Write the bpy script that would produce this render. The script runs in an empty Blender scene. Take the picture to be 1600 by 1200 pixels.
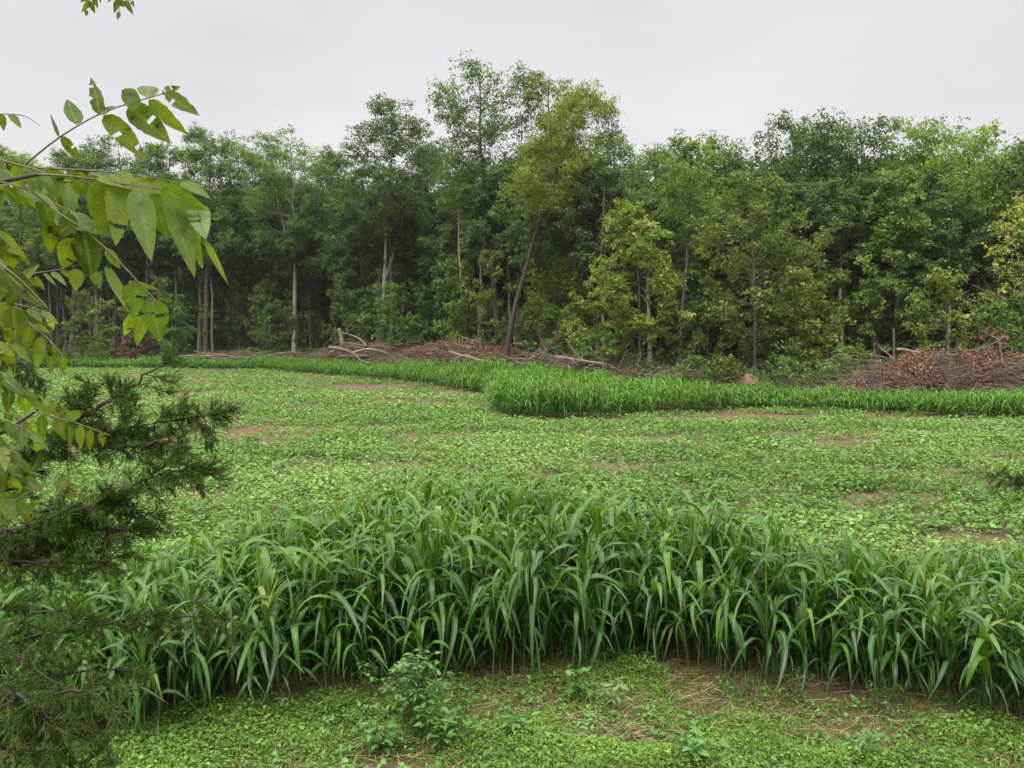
import bpy, math, random
import numpy as np
from mathutils import Vector

# ------------------------------------------------------------------ camera, sky, sun, exposure
scene = bpy.context.scene
COL = scene.collection
CAM_Z, F, PITCH = 3.8, 1294.0, -math.atan(80 / 1294.0)
cam_d = bpy.data.cameras.new('camera')
cam = bpy.data.objects.new('camera', cam_d)
COL.objects.link(cam)
cam.location = (0, 0, CAM_Z)
cam.rotation_euler = (math.pi / 2 + PITCH, 0, 0)
cam_d.sensor_width = 36
cam_d.lens = F / 1600 * 36
cam_d.clip_start = 0.05
cam_d.clip_end = 6000
scene.camera = cam

SUN_EL, SUN_AZ = math.radians(58), math.radians(205)
world = bpy.data.worlds.new('World')
scene.world = world
world.use_nodes = True
nt = world.node_tree
nt.nodes.clear()
def wn(t, **kw):
    n = nt.nodes.new(t)
    for k, v in kw.items():
        setattr(n, k, v)
    return n
out = wn('ShaderNodeOutputWorld')
bg = wn('ShaderNodeBackground')
bg.inputs[1].default_value = 0.1
sky = wn('ShaderNodeTexSky', sky_type='NISHITA', sun_disc=False)
sky.sun_elevation, sky.sun_rotation = SUN_EL, SUN_AZ
hs = wn('ShaderNodeHueSaturation')
hs.inputs['Saturation'].default_value = 0.25
nt.links.new(sky.outputs[0], hs.inputs['Color'])
tc = wn('ShaderNodeTexCoord')
sp = wn('ShaderNodeSeparateXYZ')
nt.links.new(tc.outputs['Generated'], sp.inputs[0])
ramp = wn('ShaderNodeValToRGB')                     # cloud deck: pale at the horizon, three times as bright overhead
nt.links.new(sp.outputs['Z'], ramp.inputs[0])
cr = ramp.color_ramp
cr.elements[0].position = 0.0
cr.elements[0].color = (0.236, 0.234, 0.240, 1)
cr.elements[1].position = 1.0
cr.elements[1].color = (1.0, 1.0, 1.0, 1)
for p_, c_ in ((0.12, (0.232, 0.230, 0.237)), (0.40, (0.212, 0.211, 0.220)), (0.53, (0.62, 0.62, 0.61)), (0.7, (1.0, 1.0, 0.99))):
    e = cr.elements.new(p_)
    e.color = (*c_, 1)
noi = wn('ShaderNodeTexNoise')
noi.inputs['Scale'].default_value = 2.2
noi.inputs['Detail'].default_value = 4
mp = wn('ShaderNodeMapping')
mp.inputs['Scale'].default_value = (1, 1, 3)
nt.links.new(tc.outputs['Generated'], mp.inputs[0])
nt.links.new(mp.outputs[0], noi.inputs['Vector'])
mr = wn('ShaderNodeMapRange')
mr.inputs['From Min'].default_value, mr.inputs['From Max'].default_value = 0.3, 0.7
mr.inputs['To Min'].default_value, mr.inputs['To Max'].default_value = 16.7, 19.2
nt.links.new(noi.outputs[0], mr.inputs[0])
vm = wn('ShaderNodeVectorMath', operation='SCALE')
nt.links.new(ramp.outputs[0], vm.inputs[0])
nt.links.new(mr.outputs[0], vm.inputs['Scale'])
mx = wn('ShaderNodeMix', data_type='RGBA')
mx.inputs[0].default_value = 0.96
nt.links.new(hs.outputs[0], mx.inputs[6])
nt.links.new(vm.outputs[0], mx.inputs[7])
nt.links.new(mx.outputs[2], bg.inputs[0])
nt.links.new(bg.outputs[0], out.inputs[0])

sun_d = bpy.data.lights.new('sun', 'SUN')
sun_d.energy = 1.5
sun_d.angle = math.radians(35)
sun_d.color = (1.0, 0.97, 0.92)
sun = bpy.data.objects.new('sun', sun_d)
COL.objects.link(sun)
sdir = Vector((math.sin(SUN_AZ) * math.cos(SUN_EL), math.cos(SUN_AZ) * math.cos(SUN_EL), math.sin(SUN_EL)))
sun.rotation_euler = sdir.to_track_quat('Z', 'Y').to_euler()

scene.view_settings.view_transform = 'Standard'
scene.view_settings.look = 'None'
scene.view_settings.exposure = 1.0
scene.view_settings.gamma = 1
scene.cycles.max_bounces = 6
scene.cycles.diffuse_bounces = 3
scene.cycles.glossy_bounces = 2
scene.cycles.transmission_bounces = 4
scene.cycles.caustics_reflective = False
scene.cycles.caustics_refractive = False

# ------------------------------------------------------------------ helpers
FWD = np.array((0, math.cos(PITCH), math.sin(PITCH)))
UPV = np.array((0, -math.sin(PITCH), math.cos(PITCH)))
CAMP = np.array((0, 0, CAM_Z))
def ray(px, py):
    return FWD + np.array((1.0, 0, 0)) * (px - 800) / F + UPV * (600 - py) / F
def at(px, py, y):                                  # the point seen at (px, py), y metres ahead
    r = ray(px, py)
    return CAMP + r * (y / r[1])
def gp(px, py, z=0.0):                              # the ground point seen at (px, py)
    r = ray(px, py)
    return CAMP + r * ((z - CAM_Z) / r[2])

def nrm(v):
    return v / (np.linalg.norm(v, axis=-1, keepdims=True) + 1e-9)

class MB:                                           # collects quads for ONE mesh object
    def __init__(self):
        self.V, self.Q, self.T, self.U, self.W, self.n = [], [], [], [], [], 0
    def add(self, V, Q, tint=0.5, u=0.5, w=None):
        V = np.asarray(V, float)
        self.V.append(V)
        self.Q.append(np.asarray(Q, int) + self.n)
        self.T.append(np.broadcast_to(np.asarray(tint, float), (len(V),)))
        self.U.append(np.broadcast_to(np.asarray(u, float), (len(V),)))
        if w is not None:
            self.W.append(np.asarray(w, float))
        self.n += len(V)
    def merge(self, o, M=None, loc=(0, 0, 0), tint=0.0):
        V = np.concatenate(o.V)
        if M is not None:
            V = V @ M.T
        self.add(V + np.asarray(loc), np.concatenate(o.Q), np.clip(np.concatenate(o.T) + tint, 0, 1), np.concatenate(o.U))
    def mesh(self, name, mat, smooth=False):
        V, Q = np.concatenate(self.V), np.concatenate(self.Q)
        me = bpy.data.meshes.new(name)
        me.vertices.add(len(V))
        me.vertices.foreach_set('co', V.astype(np.float32).ravel())
        me.loops.add(4 * len(Q))
        me.loops.foreach_set('vertex_index', Q.astype(np.int32).ravel())
        me.polygons.add(len(Q))
        me.polygons.foreach_set('loop_start', np.arange(0, 4 * len(Q), 4, dtype=np.int32))
        me.polygons.foreach_set('use_smooth', np.full(len(Q), bool(smooth)))
        me.update(calc_edges=True)
        for nm, L in (('tint', self.T), ('across', self.U)):
            a = me.attributes.new(nm, 'FLOAT', 'POINT')
            a.data.foreach_set('value', np.concatenate(L).astype(np.float32))
        if self.W:                                  # along the blade, for veins
            a = me.attributes.new('along', 'FLOAT', 'POINT')
            a.data.foreach_set('value', np.concatenate(self.W).astype(np.float32))
        me.materials.append(mat)
        return me
    def build(self, name, mat, parent=None, smooth=False):
        return link(name, self.mesh(name, mat, smooth), parent)

def link(name, data, parent=None):
    o = bpy.data.objects.new(name, data)
    COL.objects.link(o)
    if parent is not None:
        o.parent = parent
    return o
def tag(o, label, cat, group=None, kind=None):
    o['label'], o['category'] = label, cat
    if group:
        o['group'] = group
    if kind:
        o['kind'] = kind
    return o
def thing(name, label, cat, loc=(0, 0, 0), rz=0, group=None):
    o = bpy.data.objects.new(name, None)
    COL.objects.link(o)
    o.empty_display_size = 0.2
    o.location = loc
    o.rotation_euler = (0, 0, rz)
    return tag(o, label, cat, group)
def setting(o, kind='structure'):
    o['kind'] = kind
    return o

def tube(pts, rad, sides=6):
    pts, rad = np.asarray(pts, float), np.asarray(rad, float)
    k = len(pts)
    t = nrm(np.gradient(pts, axis=0))
    ref = np.array((0.93, 0.31, 0.17))
    a = nrm(np.cross(t, ref))
    b = np.cross(t, a)
    th = np.linspace(0, 2 * math.pi, sides, endpoint=False)
    V = pts[:, None] + rad[:, None, None] * (np.cos(th)[None, :, None] * a[:, None] + np.sin(th)[None, :, None] * b[:, None])
    i = np.arange(k - 1)[:, None] * sides
    j = np.arange(sides)[None]
    jn = (j + 1) % sides
    Q = np.stack([i + j, i + jn, i + sides + jn, i + sides + j], -1).reshape(-1, 4)
    return V.reshape(-1, 3), Q
def bez(p0, p1, p2, n):
    t = np.linspace(0, 1, n)[:, None]
    return (1 - t) ** 2 * p0 + 2 * t * (1 - t) * p1 + t * t * p2
def smoothline(pts, n):
    pts = np.asarray(pts, float)
    d = np.r_[0, np.cumsum(np.linalg.norm(np.diff(pts, axis=0), axis=1))]
    P = np.concatenate([[2 * pts[0] - pts[1]], pts, [2 * pts[-1] - pts[-2]]])
    res = []
    for s in np.linspace(0, d[-1], n):
        i = min(np.searchsorted(d, s, 'right') - 1, len(pts) - 2)
        t = (s - d[i]) / max(d[i + 1] - d[i], 1e-9)
        a, b, c, e = P[i], P[i + 1], P[i + 2], P[i + 3]
        res.append(0.5 * (2 * b + (c - a) * t + (2 * a - 5 * b + 4 * c - e) * t * t + (3 * b - a - 3 * c + e) * t ** 3))
    return np.array(res)

def leaf_quads(mb, P, D, N, L, W, tint, fold=0.15):
    """Many small leaves, one folded quad each: base P, direction D, face normal N."""
    D = nrm(D)
    S = nrm(np.cross(D, N))
    N = np.cross(S, D)
    L, W = np.asarray(L)[:, None], np.asarray(W)[:, None]
    mid = P + D * L * 0.45 + N * W * fold
    V = np.stack([P, mid + S * W * 0.5, P + D * L, mid - S * W * 0.5], 1).reshape(-1, 3)
    Q = np.arange(len(P) * 4).reshape(-1, 4)
    mb.add(V, Q, np.repeat(tint, 4))

def vnoise(x, y, seed):
    r = np.random.default_rng(seed).random((64, 64))
    xi, yi = np.floor(x).astype(int), np.floor(y).astype(int)
    fx, fy = x - xi, y - yi
    fx, fy = fx * fx * (3 - 2 * fx), fy * fy * (3 - 2 * fy)
    g = lambda a, b: r[a % 64, b % 64]
    return (g(xi, yi) * (1 - fx) + g(xi + 1, yi) * fx) * (1 - fy) + (g(xi, yi + 1) * (1 - fx) + g(xi + 1, yi + 1) * fx) * fy
def inside(x, y, poly):
    poly = np.asarray(poly)
    res = np.zeros(len(x), bool)
    j = len(poly) - 1
    for i in range(len(poly)):
        xi, yi, xj, yj = *poly[i], *poly[j]
        c = ((yi > y) != (yj > y)) & (x < (xj - xi) * (y - yi) / (yj - yi + 1e-12) + xi)
        res ^= c
        j = i
    return res

# ------------------------------------------------------------------ materials
def new_mat(name):
    m = bpy.data.materials.new(name)
    m.use_nodes = True
    m.node_tree.nodes.clear()
    return m, m.node_tree
def ramp_node(t, stops):
    n = t.nodes.new('ShaderNodeValToRGB')
    e = n.color_ramp.elements
    while len(e) < len(stops):
        e.new(0.5)
    for q, (p, c) in zip(e, stops):
        q.position = p
        q.color = (*c, 1)
    return n
def leaf_mat(name, stops, trans=0.3, tcol=(1.25, 1.15, 0.45), rough=0.5, spec=0.35, rib=None, vary=0.25, veins=False):
    m, t = new_mat(name)
    o = t.nodes.new('ShaderNodeOutputMaterial')
    a = t.nodes.new('ShaderNodeAttribute')
    a.attribute_name = 'tint'
    r = ramp_node(t, stops)
    t.links.new(a.outputs['Fac'], r.inputs[0])
    col = r.outputs[0]
    oi = t.nodes.new('ShaderNodeObjectInfo')
    mr = t.nodes.new('ShaderNodeMapRange')
    mr.inputs['To Min'].default_value, mr.inputs['To Max'].default_value = 1 - vary, 1 + vary
    t.links.new(oi.outputs['Random'], mr.inputs[0])
    h = t.nodes.new('ShaderNodeHueSaturation')
    t.links.new(mr.outputs[0], h.inputs['Value'])
    t.links.new(col, h.inputs['Color'])
    col = h.outputs[0]
    if rib:
        b = t.nodes.new('ShaderNodeAttribute')
        b.attribute_name = 'across'
        rr = ramp_node(t, [(0.0, (1, 1, 1)), (0.10, (0.75, 0.75, 0.75)), (0.2, (0, 0, 0))])
        t.links.new(b.outputs['Fac'], rr.inputs[0])
        mm = t.nodes.new('ShaderNodeMix')
        mm.data_type = 'RGBA'
        mm.inputs[7].default_value = (*rib, 1)
        t.links.new(rr.outputs[0], mm.inputs[0])
        t.links.new(col, mm.inputs[6])
        col = mm.outputs[2]
    if veins:                                       # blotches and bites of a late-summer leaf
        tcn = t.nodes.new('ShaderNodeTexCoord')
        nz = t.nodes.new('ShaderNodeTexNoise')
        nz.inputs['Scale'].default_value = 38
        nz.inputs['Detail'].default_value = 5
        t.links.new(tcn.outputs['Object'], nz.inputs['Vector'])
        rv = ramp_node(t, [(0.30, (0.22, 0.13, 0.03)), (0.36, (0.75, 0.72, 0.5)), (0.46, (0.88, 0.92, 0.9)), (0.7, (1.25, 1.18, 1.05))])
        t.links.new(nz.outputs[0], rv.inputs[0])
        mv = t.nodes.new('ShaderNodeMix')
        mv.data_type, mv.blend_type = 'RGBA', 'MULTIPLY'
        mv.inputs[0].default_value = 1
        t.links.new(col, mv.inputs[6])
        t.links.new(rv.outputs[0], mv.inputs[7])
        col = mv.outputs[2]
        al = t.nodes.new('ShaderNodeAttribute')
        al.attribute_name = 'along'
        ac = t.nodes.new('ShaderNodeAttribute')
        ac.attribute_name = 'across'
        def mth(op, a_, b_):
            n_ = t.nodes.new('ShaderNodeMath')
            n_.operation = op
            for k_, v_ in enumerate((a_, b_)):
                if isinstance(v_, (int, float)):
                    n_.inputs[k_].default_value = v_
                else:
                    t.links.new(v_, n_.inputs[k_])
            return n_.outputs[0]
        q_ = mth('FRACT', mth('MULTIPLY', mth('SUBTRACT', al.outputs['Fac'], mth('MULTIPLY', ac.outputs['Fac'], 0.16)), 11.0), 0.0)
        rl = ramp_node(t, [(0.0, (1.32, 1.28, 1.2)), (0.14, (0.96, 0.97, 0.95)), (0.5, (0.9, 0.92, 0.9)), (0.9, (1.0, 1.0, 1.0)), (1.0, (1.32, 1.28, 1.2))])
        t.links.new(q_, rl.inputs[0])
        mv2 = t.nodes.new('ShaderNodeMix')
        mv2.data_type, mv2.blend_type = 'RGBA', 'MULTIPLY'
        mv2.inputs[0].default_value = 1
        t.links.new(col, mv2.inputs[6])
        t.links.new(rl.outputs[0], mv2.inputs[7])
        col = mv2.outputs[2]
    p = t.nodes.new('ShaderNodeBsdfPrincipled')
    p.inputs['Roughness'].default_value = rough
    p.inputs['Specular IOR Level'].default_value = spec
    t.links.new(col, p.inputs['Base Color'])
    tm = t.nodes.new('ShaderNodeMix')
    tm.data_type, tm.blend_type = 'RGBA', 'MULTIPLY'
    tm.inputs[0].default_value = 1
    tm.inputs[7].default_value = (*tcol, 1)
    t.links.new(col, tm.inputs[6])
    tr = t.nodes.new('ShaderNodeBsdfTranslucent')
    t.links.new(tm.outputs[2], tr.inputs[0])
    ms = t.nodes.new('ShaderNodeMixShader')
    ms.inputs[0].default_value = trans
    t.links.new(p.outputs[0], ms.inputs[1])
    t.links.new(tr.outputs[0], ms.inputs[2])
    t.links.new(ms.outputs[0], o.inputs[0])
    return m
def rough_mat(name, stops, scale=8, stretch=(1, 1, 1), rough=0.9, bump=0.4, vary=0.15):
    m, t = new_mat(name)
    o = t.nodes.new('ShaderNodeOutputMaterial')
    tcn = t.nodes.new('ShaderNodeTexCoord')
    mp = t.nodes.new('ShaderNodeMapping')
    mp.inputs['Scale'].default_value = stretch
    t.links.new(tcn.outputs['Object'], mp.inputs[0])
    nz = t.nodes.new('ShaderNodeTexNoise')
    nz.inputs['Scale'].default_value = scale
    nz.inputs['Detail'].default_value = 8
    nz.inputs['Roughness'].default_value = 0.65
    t.links.new(mp.outputs[0], nz.inputs['Vector'])
    r = ramp_node(t, stops)
    t.links.new(nz.outputs[0], r.inputs[0])
    oi = t.nodes.new('ShaderNodeObjectInfo')
    mr = t.nodes.new('ShaderNodeMapRange')
    mr.inputs['To Min'].default_value, mr.inputs['To Max'].default_value = 1 - vary, 1 + vary
    t.links.new(oi.outputs['Random'], mr.inputs[0])
    h = t.nodes.new('ShaderNodeHueSaturation')
    t.links.new(mr.outputs[0], h.inputs['Value'])
    t.links.new(r.outputs[0], h.inputs['Color'])
    p = t.nodes.new('ShaderNodeBsdfPrincipled')
    p.inputs['Roughness'].default_value = rough
    p.inputs['Specular IOR Level'].default_value = 0.15
    t.links.new(h.outputs[0], p.inputs['Base Color'])
    bp = t.nodes.new('ShaderNodeBump')
    bp.inputs['Strength'].default_value = bump
    bp.inputs['Distance'].default_value = 0.03
    t.links.new(nz.outputs[0], bp.inputs['Height'])
    t.links.new(bp.outputs[0], p.inputs['Normal'])
    t.links.new(p.outputs[0], o.inputs[0])
    return m

M = {}
M['dark'] = leaf_mat('leaf_dark_green', [(0, (0.0644, 0.1127, 0.0322)), (0.5, (0.1159, 0.1964, 0.0499)), (1, (0.2012, 0.2979, 0.0773))], trans=0.45)
M['deep'] = leaf_mat('leaf_shaded_green', [(0, (0.0540, 0.0960, 0.0312)), (0.5, (0.0960, 0.1608, 0.0480)), (1, (0.1560, 0.2304, 0.0696))], trans=0.4)  # darker copy of the dark green: the inner wood's shade put into colour
M['mid'] = leaf_mat('leaf_mid_green', [(0, (0.0802, 0.1337, 0.0267)), (0.5, (0.1411, 0.2228, 0.0446)), (1, (0.2302, 0.3193, 0.0743))], trans=0.45)
M['olive'] = leaf_mat('leaf_olive', [(0, (0.075, 0.125, 0.022)), (0.6, (0.135, 0.200, 0.034)), (0.9, (0.21, 0.26, 0.055)), (1, (0.38, 0.39, 0.14))], trans=0.45)
M['lime'] = leaf_mat('leaf_yellow_green', [(0, (0.1095, 0.1610, 0.0206)), (0.5, (0.1674, 0.2383, 0.0309)), (1, (0.2447, 0.3220, 0.0515))], trans=0.4)
M['bright'] = leaf_mat('leaf_bright', [(0, (0.1028, 0.1572, 0.0242)), (0.5, (0.1633, 0.2359, 0.0387)), (0.82, (0.2540, 0.3024, 0.0665)), (1, (0.4838, 0.4838, 0.1935))], trans=0.45)
M['yellow'] = leaf_mat('leaf_yellow', [(0, (0.13, 0.17, 0.03)), (0.5, (0.23, 0.26, 0.045)), (1, (0.38, 0.37, 0.10))])
M['fresh'] = leaf_mat('leaf_fresh', [(0, (0.0690, 0.1437, 0.0276)), (0.5, (0.1150, 0.2127, 0.0414)), (1, (0.1840, 0.2875, 0.0690))], trans=0.45)
M['bark'] = rough_mat('bark', [(0.3, (0.05, 0.042, 0.034)), (0.7, (0.13, 0.112, 0.09))], 6, (4, 4, 1))
M['bark_pale'] = rough_mat('bark_pale', [(0.3, (0.17, 0.15, 0.12)), (0.7, (0.36, 0.325, 0.265))], 5, (4, 4, 1))
M['bark_dark'] = rough_mat('bark_dark', [(0.3, (0.03, 0.025, 0.02)), (0.7, (0.085, 0.07, 0.055))], 6, (4, 4, 1))
M['dead'] = rough_mat('dead_wood', [(0.3, (0.11, 0.085, 0.058)), (0.7, (0.27, 0.22, 0.16))], 4, (1, 1, 4))
M['stick'] = rough_mat('dead_sticks', [(0.3, (0.060, 0.045, 0.035)), (0.7, (0.17, 0.135, 0.105))], 3)
M['pile'] = rough_mat('brush_litter', [(0.3, (0.035, 0.022, 0.016)), (0.7, (0.11, 0.07, 0.05))], 5, bump=1)
M['dead_leaf'] = leaf_mat('dead_leaf', [(0, (0.060, 0.032, 0.020)), (0.5, (0.145, 0.070, 0.042)), (1, (0.25, 0.140, 0.080))], trans=0.15, tcol=(1, .8, .6))
M['dirt'] = rough_mat('dirt', [(0.3, (0.13, 0.075, 0.042)), (0.7, (0.25, 0.155, 0.095))], 6, bump=1)
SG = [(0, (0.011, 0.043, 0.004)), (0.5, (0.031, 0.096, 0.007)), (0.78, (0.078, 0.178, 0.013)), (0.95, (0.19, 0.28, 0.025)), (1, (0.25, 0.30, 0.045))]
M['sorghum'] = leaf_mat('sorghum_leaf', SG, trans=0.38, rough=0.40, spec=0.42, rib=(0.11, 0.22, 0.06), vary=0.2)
M['sorghum_stalk'] = leaf_mat('sorghum_stalk', [(0, (0.05, 0.085, 0.025)), (1, (0.10, 0.16, 0.045))], trans=0.05, rough=0.5)
M['sorghum_far'] = leaf_mat('sorghum_far', [(0, (0.042, 0.120, 0.010)), (0.5, (0.080, 0.200, 0.016)), (1, (0.16, 0.30, 0.035))], trans=0.3, rough=0.5, spec=0.3, vary=0)
M['cover'] = leaf_mat('field_leaf', [(0, (0.060, 0.138, 0.018)), (0.5, (0.126, 0.244, 0.040)), (1, (0.25, 0.38, 0.105))], trans=0.3, rough=0.55, spec=0.28, vary=0)
M['weed'] = leaf_mat('weed_leaf', [(0, (0.035, 0.110, 0.012)), (0.5, (0.068, 0.175, 0.022)), (1, (0.13, 0.26, 0.055))], trans=0.25, rough=0.5, rib=(0.14, 0.24, 0.09), vary=0.1)
M['weed_pale'] = leaf_mat('weed_pale', [(0, (0.12, 0.20, 0.06)), (1, (0.22, 0.30, 0.11))], trans=0.3, rib=(0.3, 0.36, 0.2))
M['chick'] = leaf_mat('ground_cover_leaf', [(0, (0.048, 0.108, 0.010)), (0.5, (0.098, 0.192, 0.018)), (1, (0.20, 0.33, 0.05))], trans=0.25, rough=0.55, vary=0)
M['straw'] = leaf_mat('straw', [(0, (0.14, 0.085, 0.045)), (1, (0.36, 0.26, 0.14))], trans=0.05, vary=0)
M['walnut'] = leaf_mat('walnut_leaflet', [(0, (0.062, 0.102, 0.008)), (0.5, (0.115, 0.175, 0.015)), (0.8, (0.17, 0.235, 0.028)), (1, (0.19, 0.28, 0.12))], trans=0.58, tcol=(1.3, 1.35, 0.4), rough=0.5, spec=0.4, rib=(0.17, 0.21, 0.05), vary=0.12, veins=True)  # last stop: grey-green sheen of upper leaf faces, put into the colour
M['rachis'] = leaf_mat('leaf_stalk', [(0, (0.10, 0.07, 0.04)), (1, (0.16, 0.17, 0.06))], trans=0.0)
M['cedar'] = leaf_mat('cedar_foliage', [(0, (0.048, 0.092, 0.012)), (0.5, (0.095, 0.158, 0.022)), (0.92, (0.15, 0.22, 0.035)), (1, (0.20, 0.19, 0.06))], trans=0.45, vary=0.05)

def ground_mat():
    m, t = new_mat('soil_and_litter')
    o = t.nodes.new('ShaderNodeOutputMaterial')
    tcn = t.nodes.new('ShaderNodeTexCoord')
    n1 = t.nodes.new('ShaderNodeTexNoise')
    n1.inputs['Scale'].default_value, n1.inputs['Detail'].default_value, n1.inputs['Roughness'].default_value = 5, 10, 0.78
    n2 = t.nodes.new('ShaderNodeTexNoise')
    n2.inputs['Scale'].default_value, n2.inputs['Detail'].default_value = 0.35, 4
    for n in (n1, n2):
        t.links.new(tcn.outputs['Object'], n.inputs['Vector'])
    r1 = ramp_node(t, [(0.3, (0.050, 0.036, 0.020)), (0.5, (0.105, 0.077, 0.045)), (0.72, (0.20, 0.155, 0.098))])
    t.links.new(n1.outputs[0], r1.inputs[0])
    r2 = ramp_node(t, [(0.35, (0.85, 0.85, 0.8)), (0.65, (1.1, 1.05, 1.0))])
    t.links.new(n2.outputs[0], r2.inputs[0])
    mu = t.nodes.new('ShaderNodeMix')
    mu.data_type, mu.blend_type = 'RGBA', 'MULTIPLY'
    mu.inputs[0].default_value = 1
    t.links.new(r1.outputs[0], mu.inputs[6])
    t.links.new(r2.outputs[0], mu.inputs[7])
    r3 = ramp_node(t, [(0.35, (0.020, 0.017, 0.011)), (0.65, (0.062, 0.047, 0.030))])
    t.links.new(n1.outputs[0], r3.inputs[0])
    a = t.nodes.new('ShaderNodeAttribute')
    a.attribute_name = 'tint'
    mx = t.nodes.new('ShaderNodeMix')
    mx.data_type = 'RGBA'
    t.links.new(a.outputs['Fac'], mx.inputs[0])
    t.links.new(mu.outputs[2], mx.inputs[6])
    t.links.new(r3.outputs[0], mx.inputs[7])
    p = t.nodes.new('ShaderNodeBsdfPrincipled')
    p.inputs['Roughness'].default_value = 0.95
    p.inputs['Specular IOR Level'].default_value = 0.1
    t.links.new(mx.outputs[2], p.inputs['Base Color'])
    bp = t.nodes.new('ShaderNodeBump')
    bp.inputs['Strength'].default_value, bp.inputs['Distance'].default_value = 0.7, 0.05
    t.links.new(n1.outputs[0], bp.inputs['Height'])
    t.links.new(bp.outputs[0], p.inputs['Normal'])
    t.links.new(p.outputs[0], o.inputs[0])
    return m

# ------------------------------------------------------------------ the ground
EX = np.array([-400, -80, -46, -26, -17.5, -7.9, -1.2, 7, 10.3, 15.4, 22, 40, 400.])     # field edge: distance over x
EY = np.array([96, 90, 87, 86, 76.5, 65, 56, 46, 43.5, 41.5, 38, 35, 30.])
def y_edge(x):
    return np.interp(x, EX, EY)
def ss(t):
    t = np.clip(t, 0, 1)
    return t * t * (3 - 2 * t)
def gz(x, y):
    x, y = np.asarray(x, float), np.asarray(y, float)
    z = 1.25 * ss((y - y_edge(x) - 3) / 9)
    z = z + 0.10 * np.sin(x * 0.13 + 1) * np.sin(y * 0.11) * ss((y - 14) / 20)
    return z
gx = np.unique(np.concatenate([np.linspace(-1500, -120, 12), np.arange(-120, 121, 3.0), np.linspace(120, 1500, 12)]))
gy = np.unique(np.concatenate([np.linspace(-300, -10, 6), np.arange(-10, 140, 1.5), np.linspace(140, 2500, 14)]))
X, Y = np.meshgrid(gx, gy, indexing='ij')
V = np.stack([X, Y, gz(X, Y)], -1).reshape(-1, 3)
ii, jj = np.meshgrid(np.arange(len(gx) - 1), np.arange(len(gy) - 1), indexing='ij')
b0 = (ii * len(gy) + jj).ravel()
g = MB()
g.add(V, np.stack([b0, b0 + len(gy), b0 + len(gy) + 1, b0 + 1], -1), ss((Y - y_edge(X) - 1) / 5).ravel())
setting(g.build('ground', ground_mat(), smooth=True))

# ------------------------------------------------------------------ trees
def prof(kind, u):
    if kind == 'oval':
        return np.sin(np.pi * (0.13 + 0.80 * u)) ** 0.7
    if kind == 'vase':
        return 0.35 + 0.65 * np.sin(np.pi * np.clip(u * 0.72 + 0.05, 0, 1)) ** 1.0
    if kind == 'cone':
        return 1.02 - 0.85 * u
    if kind == 'column':
        return 0.75 + 0.25 * np.sin(u * 9)
    return 0.6 + 0.4 * np.sin(np.pi * u)

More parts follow.
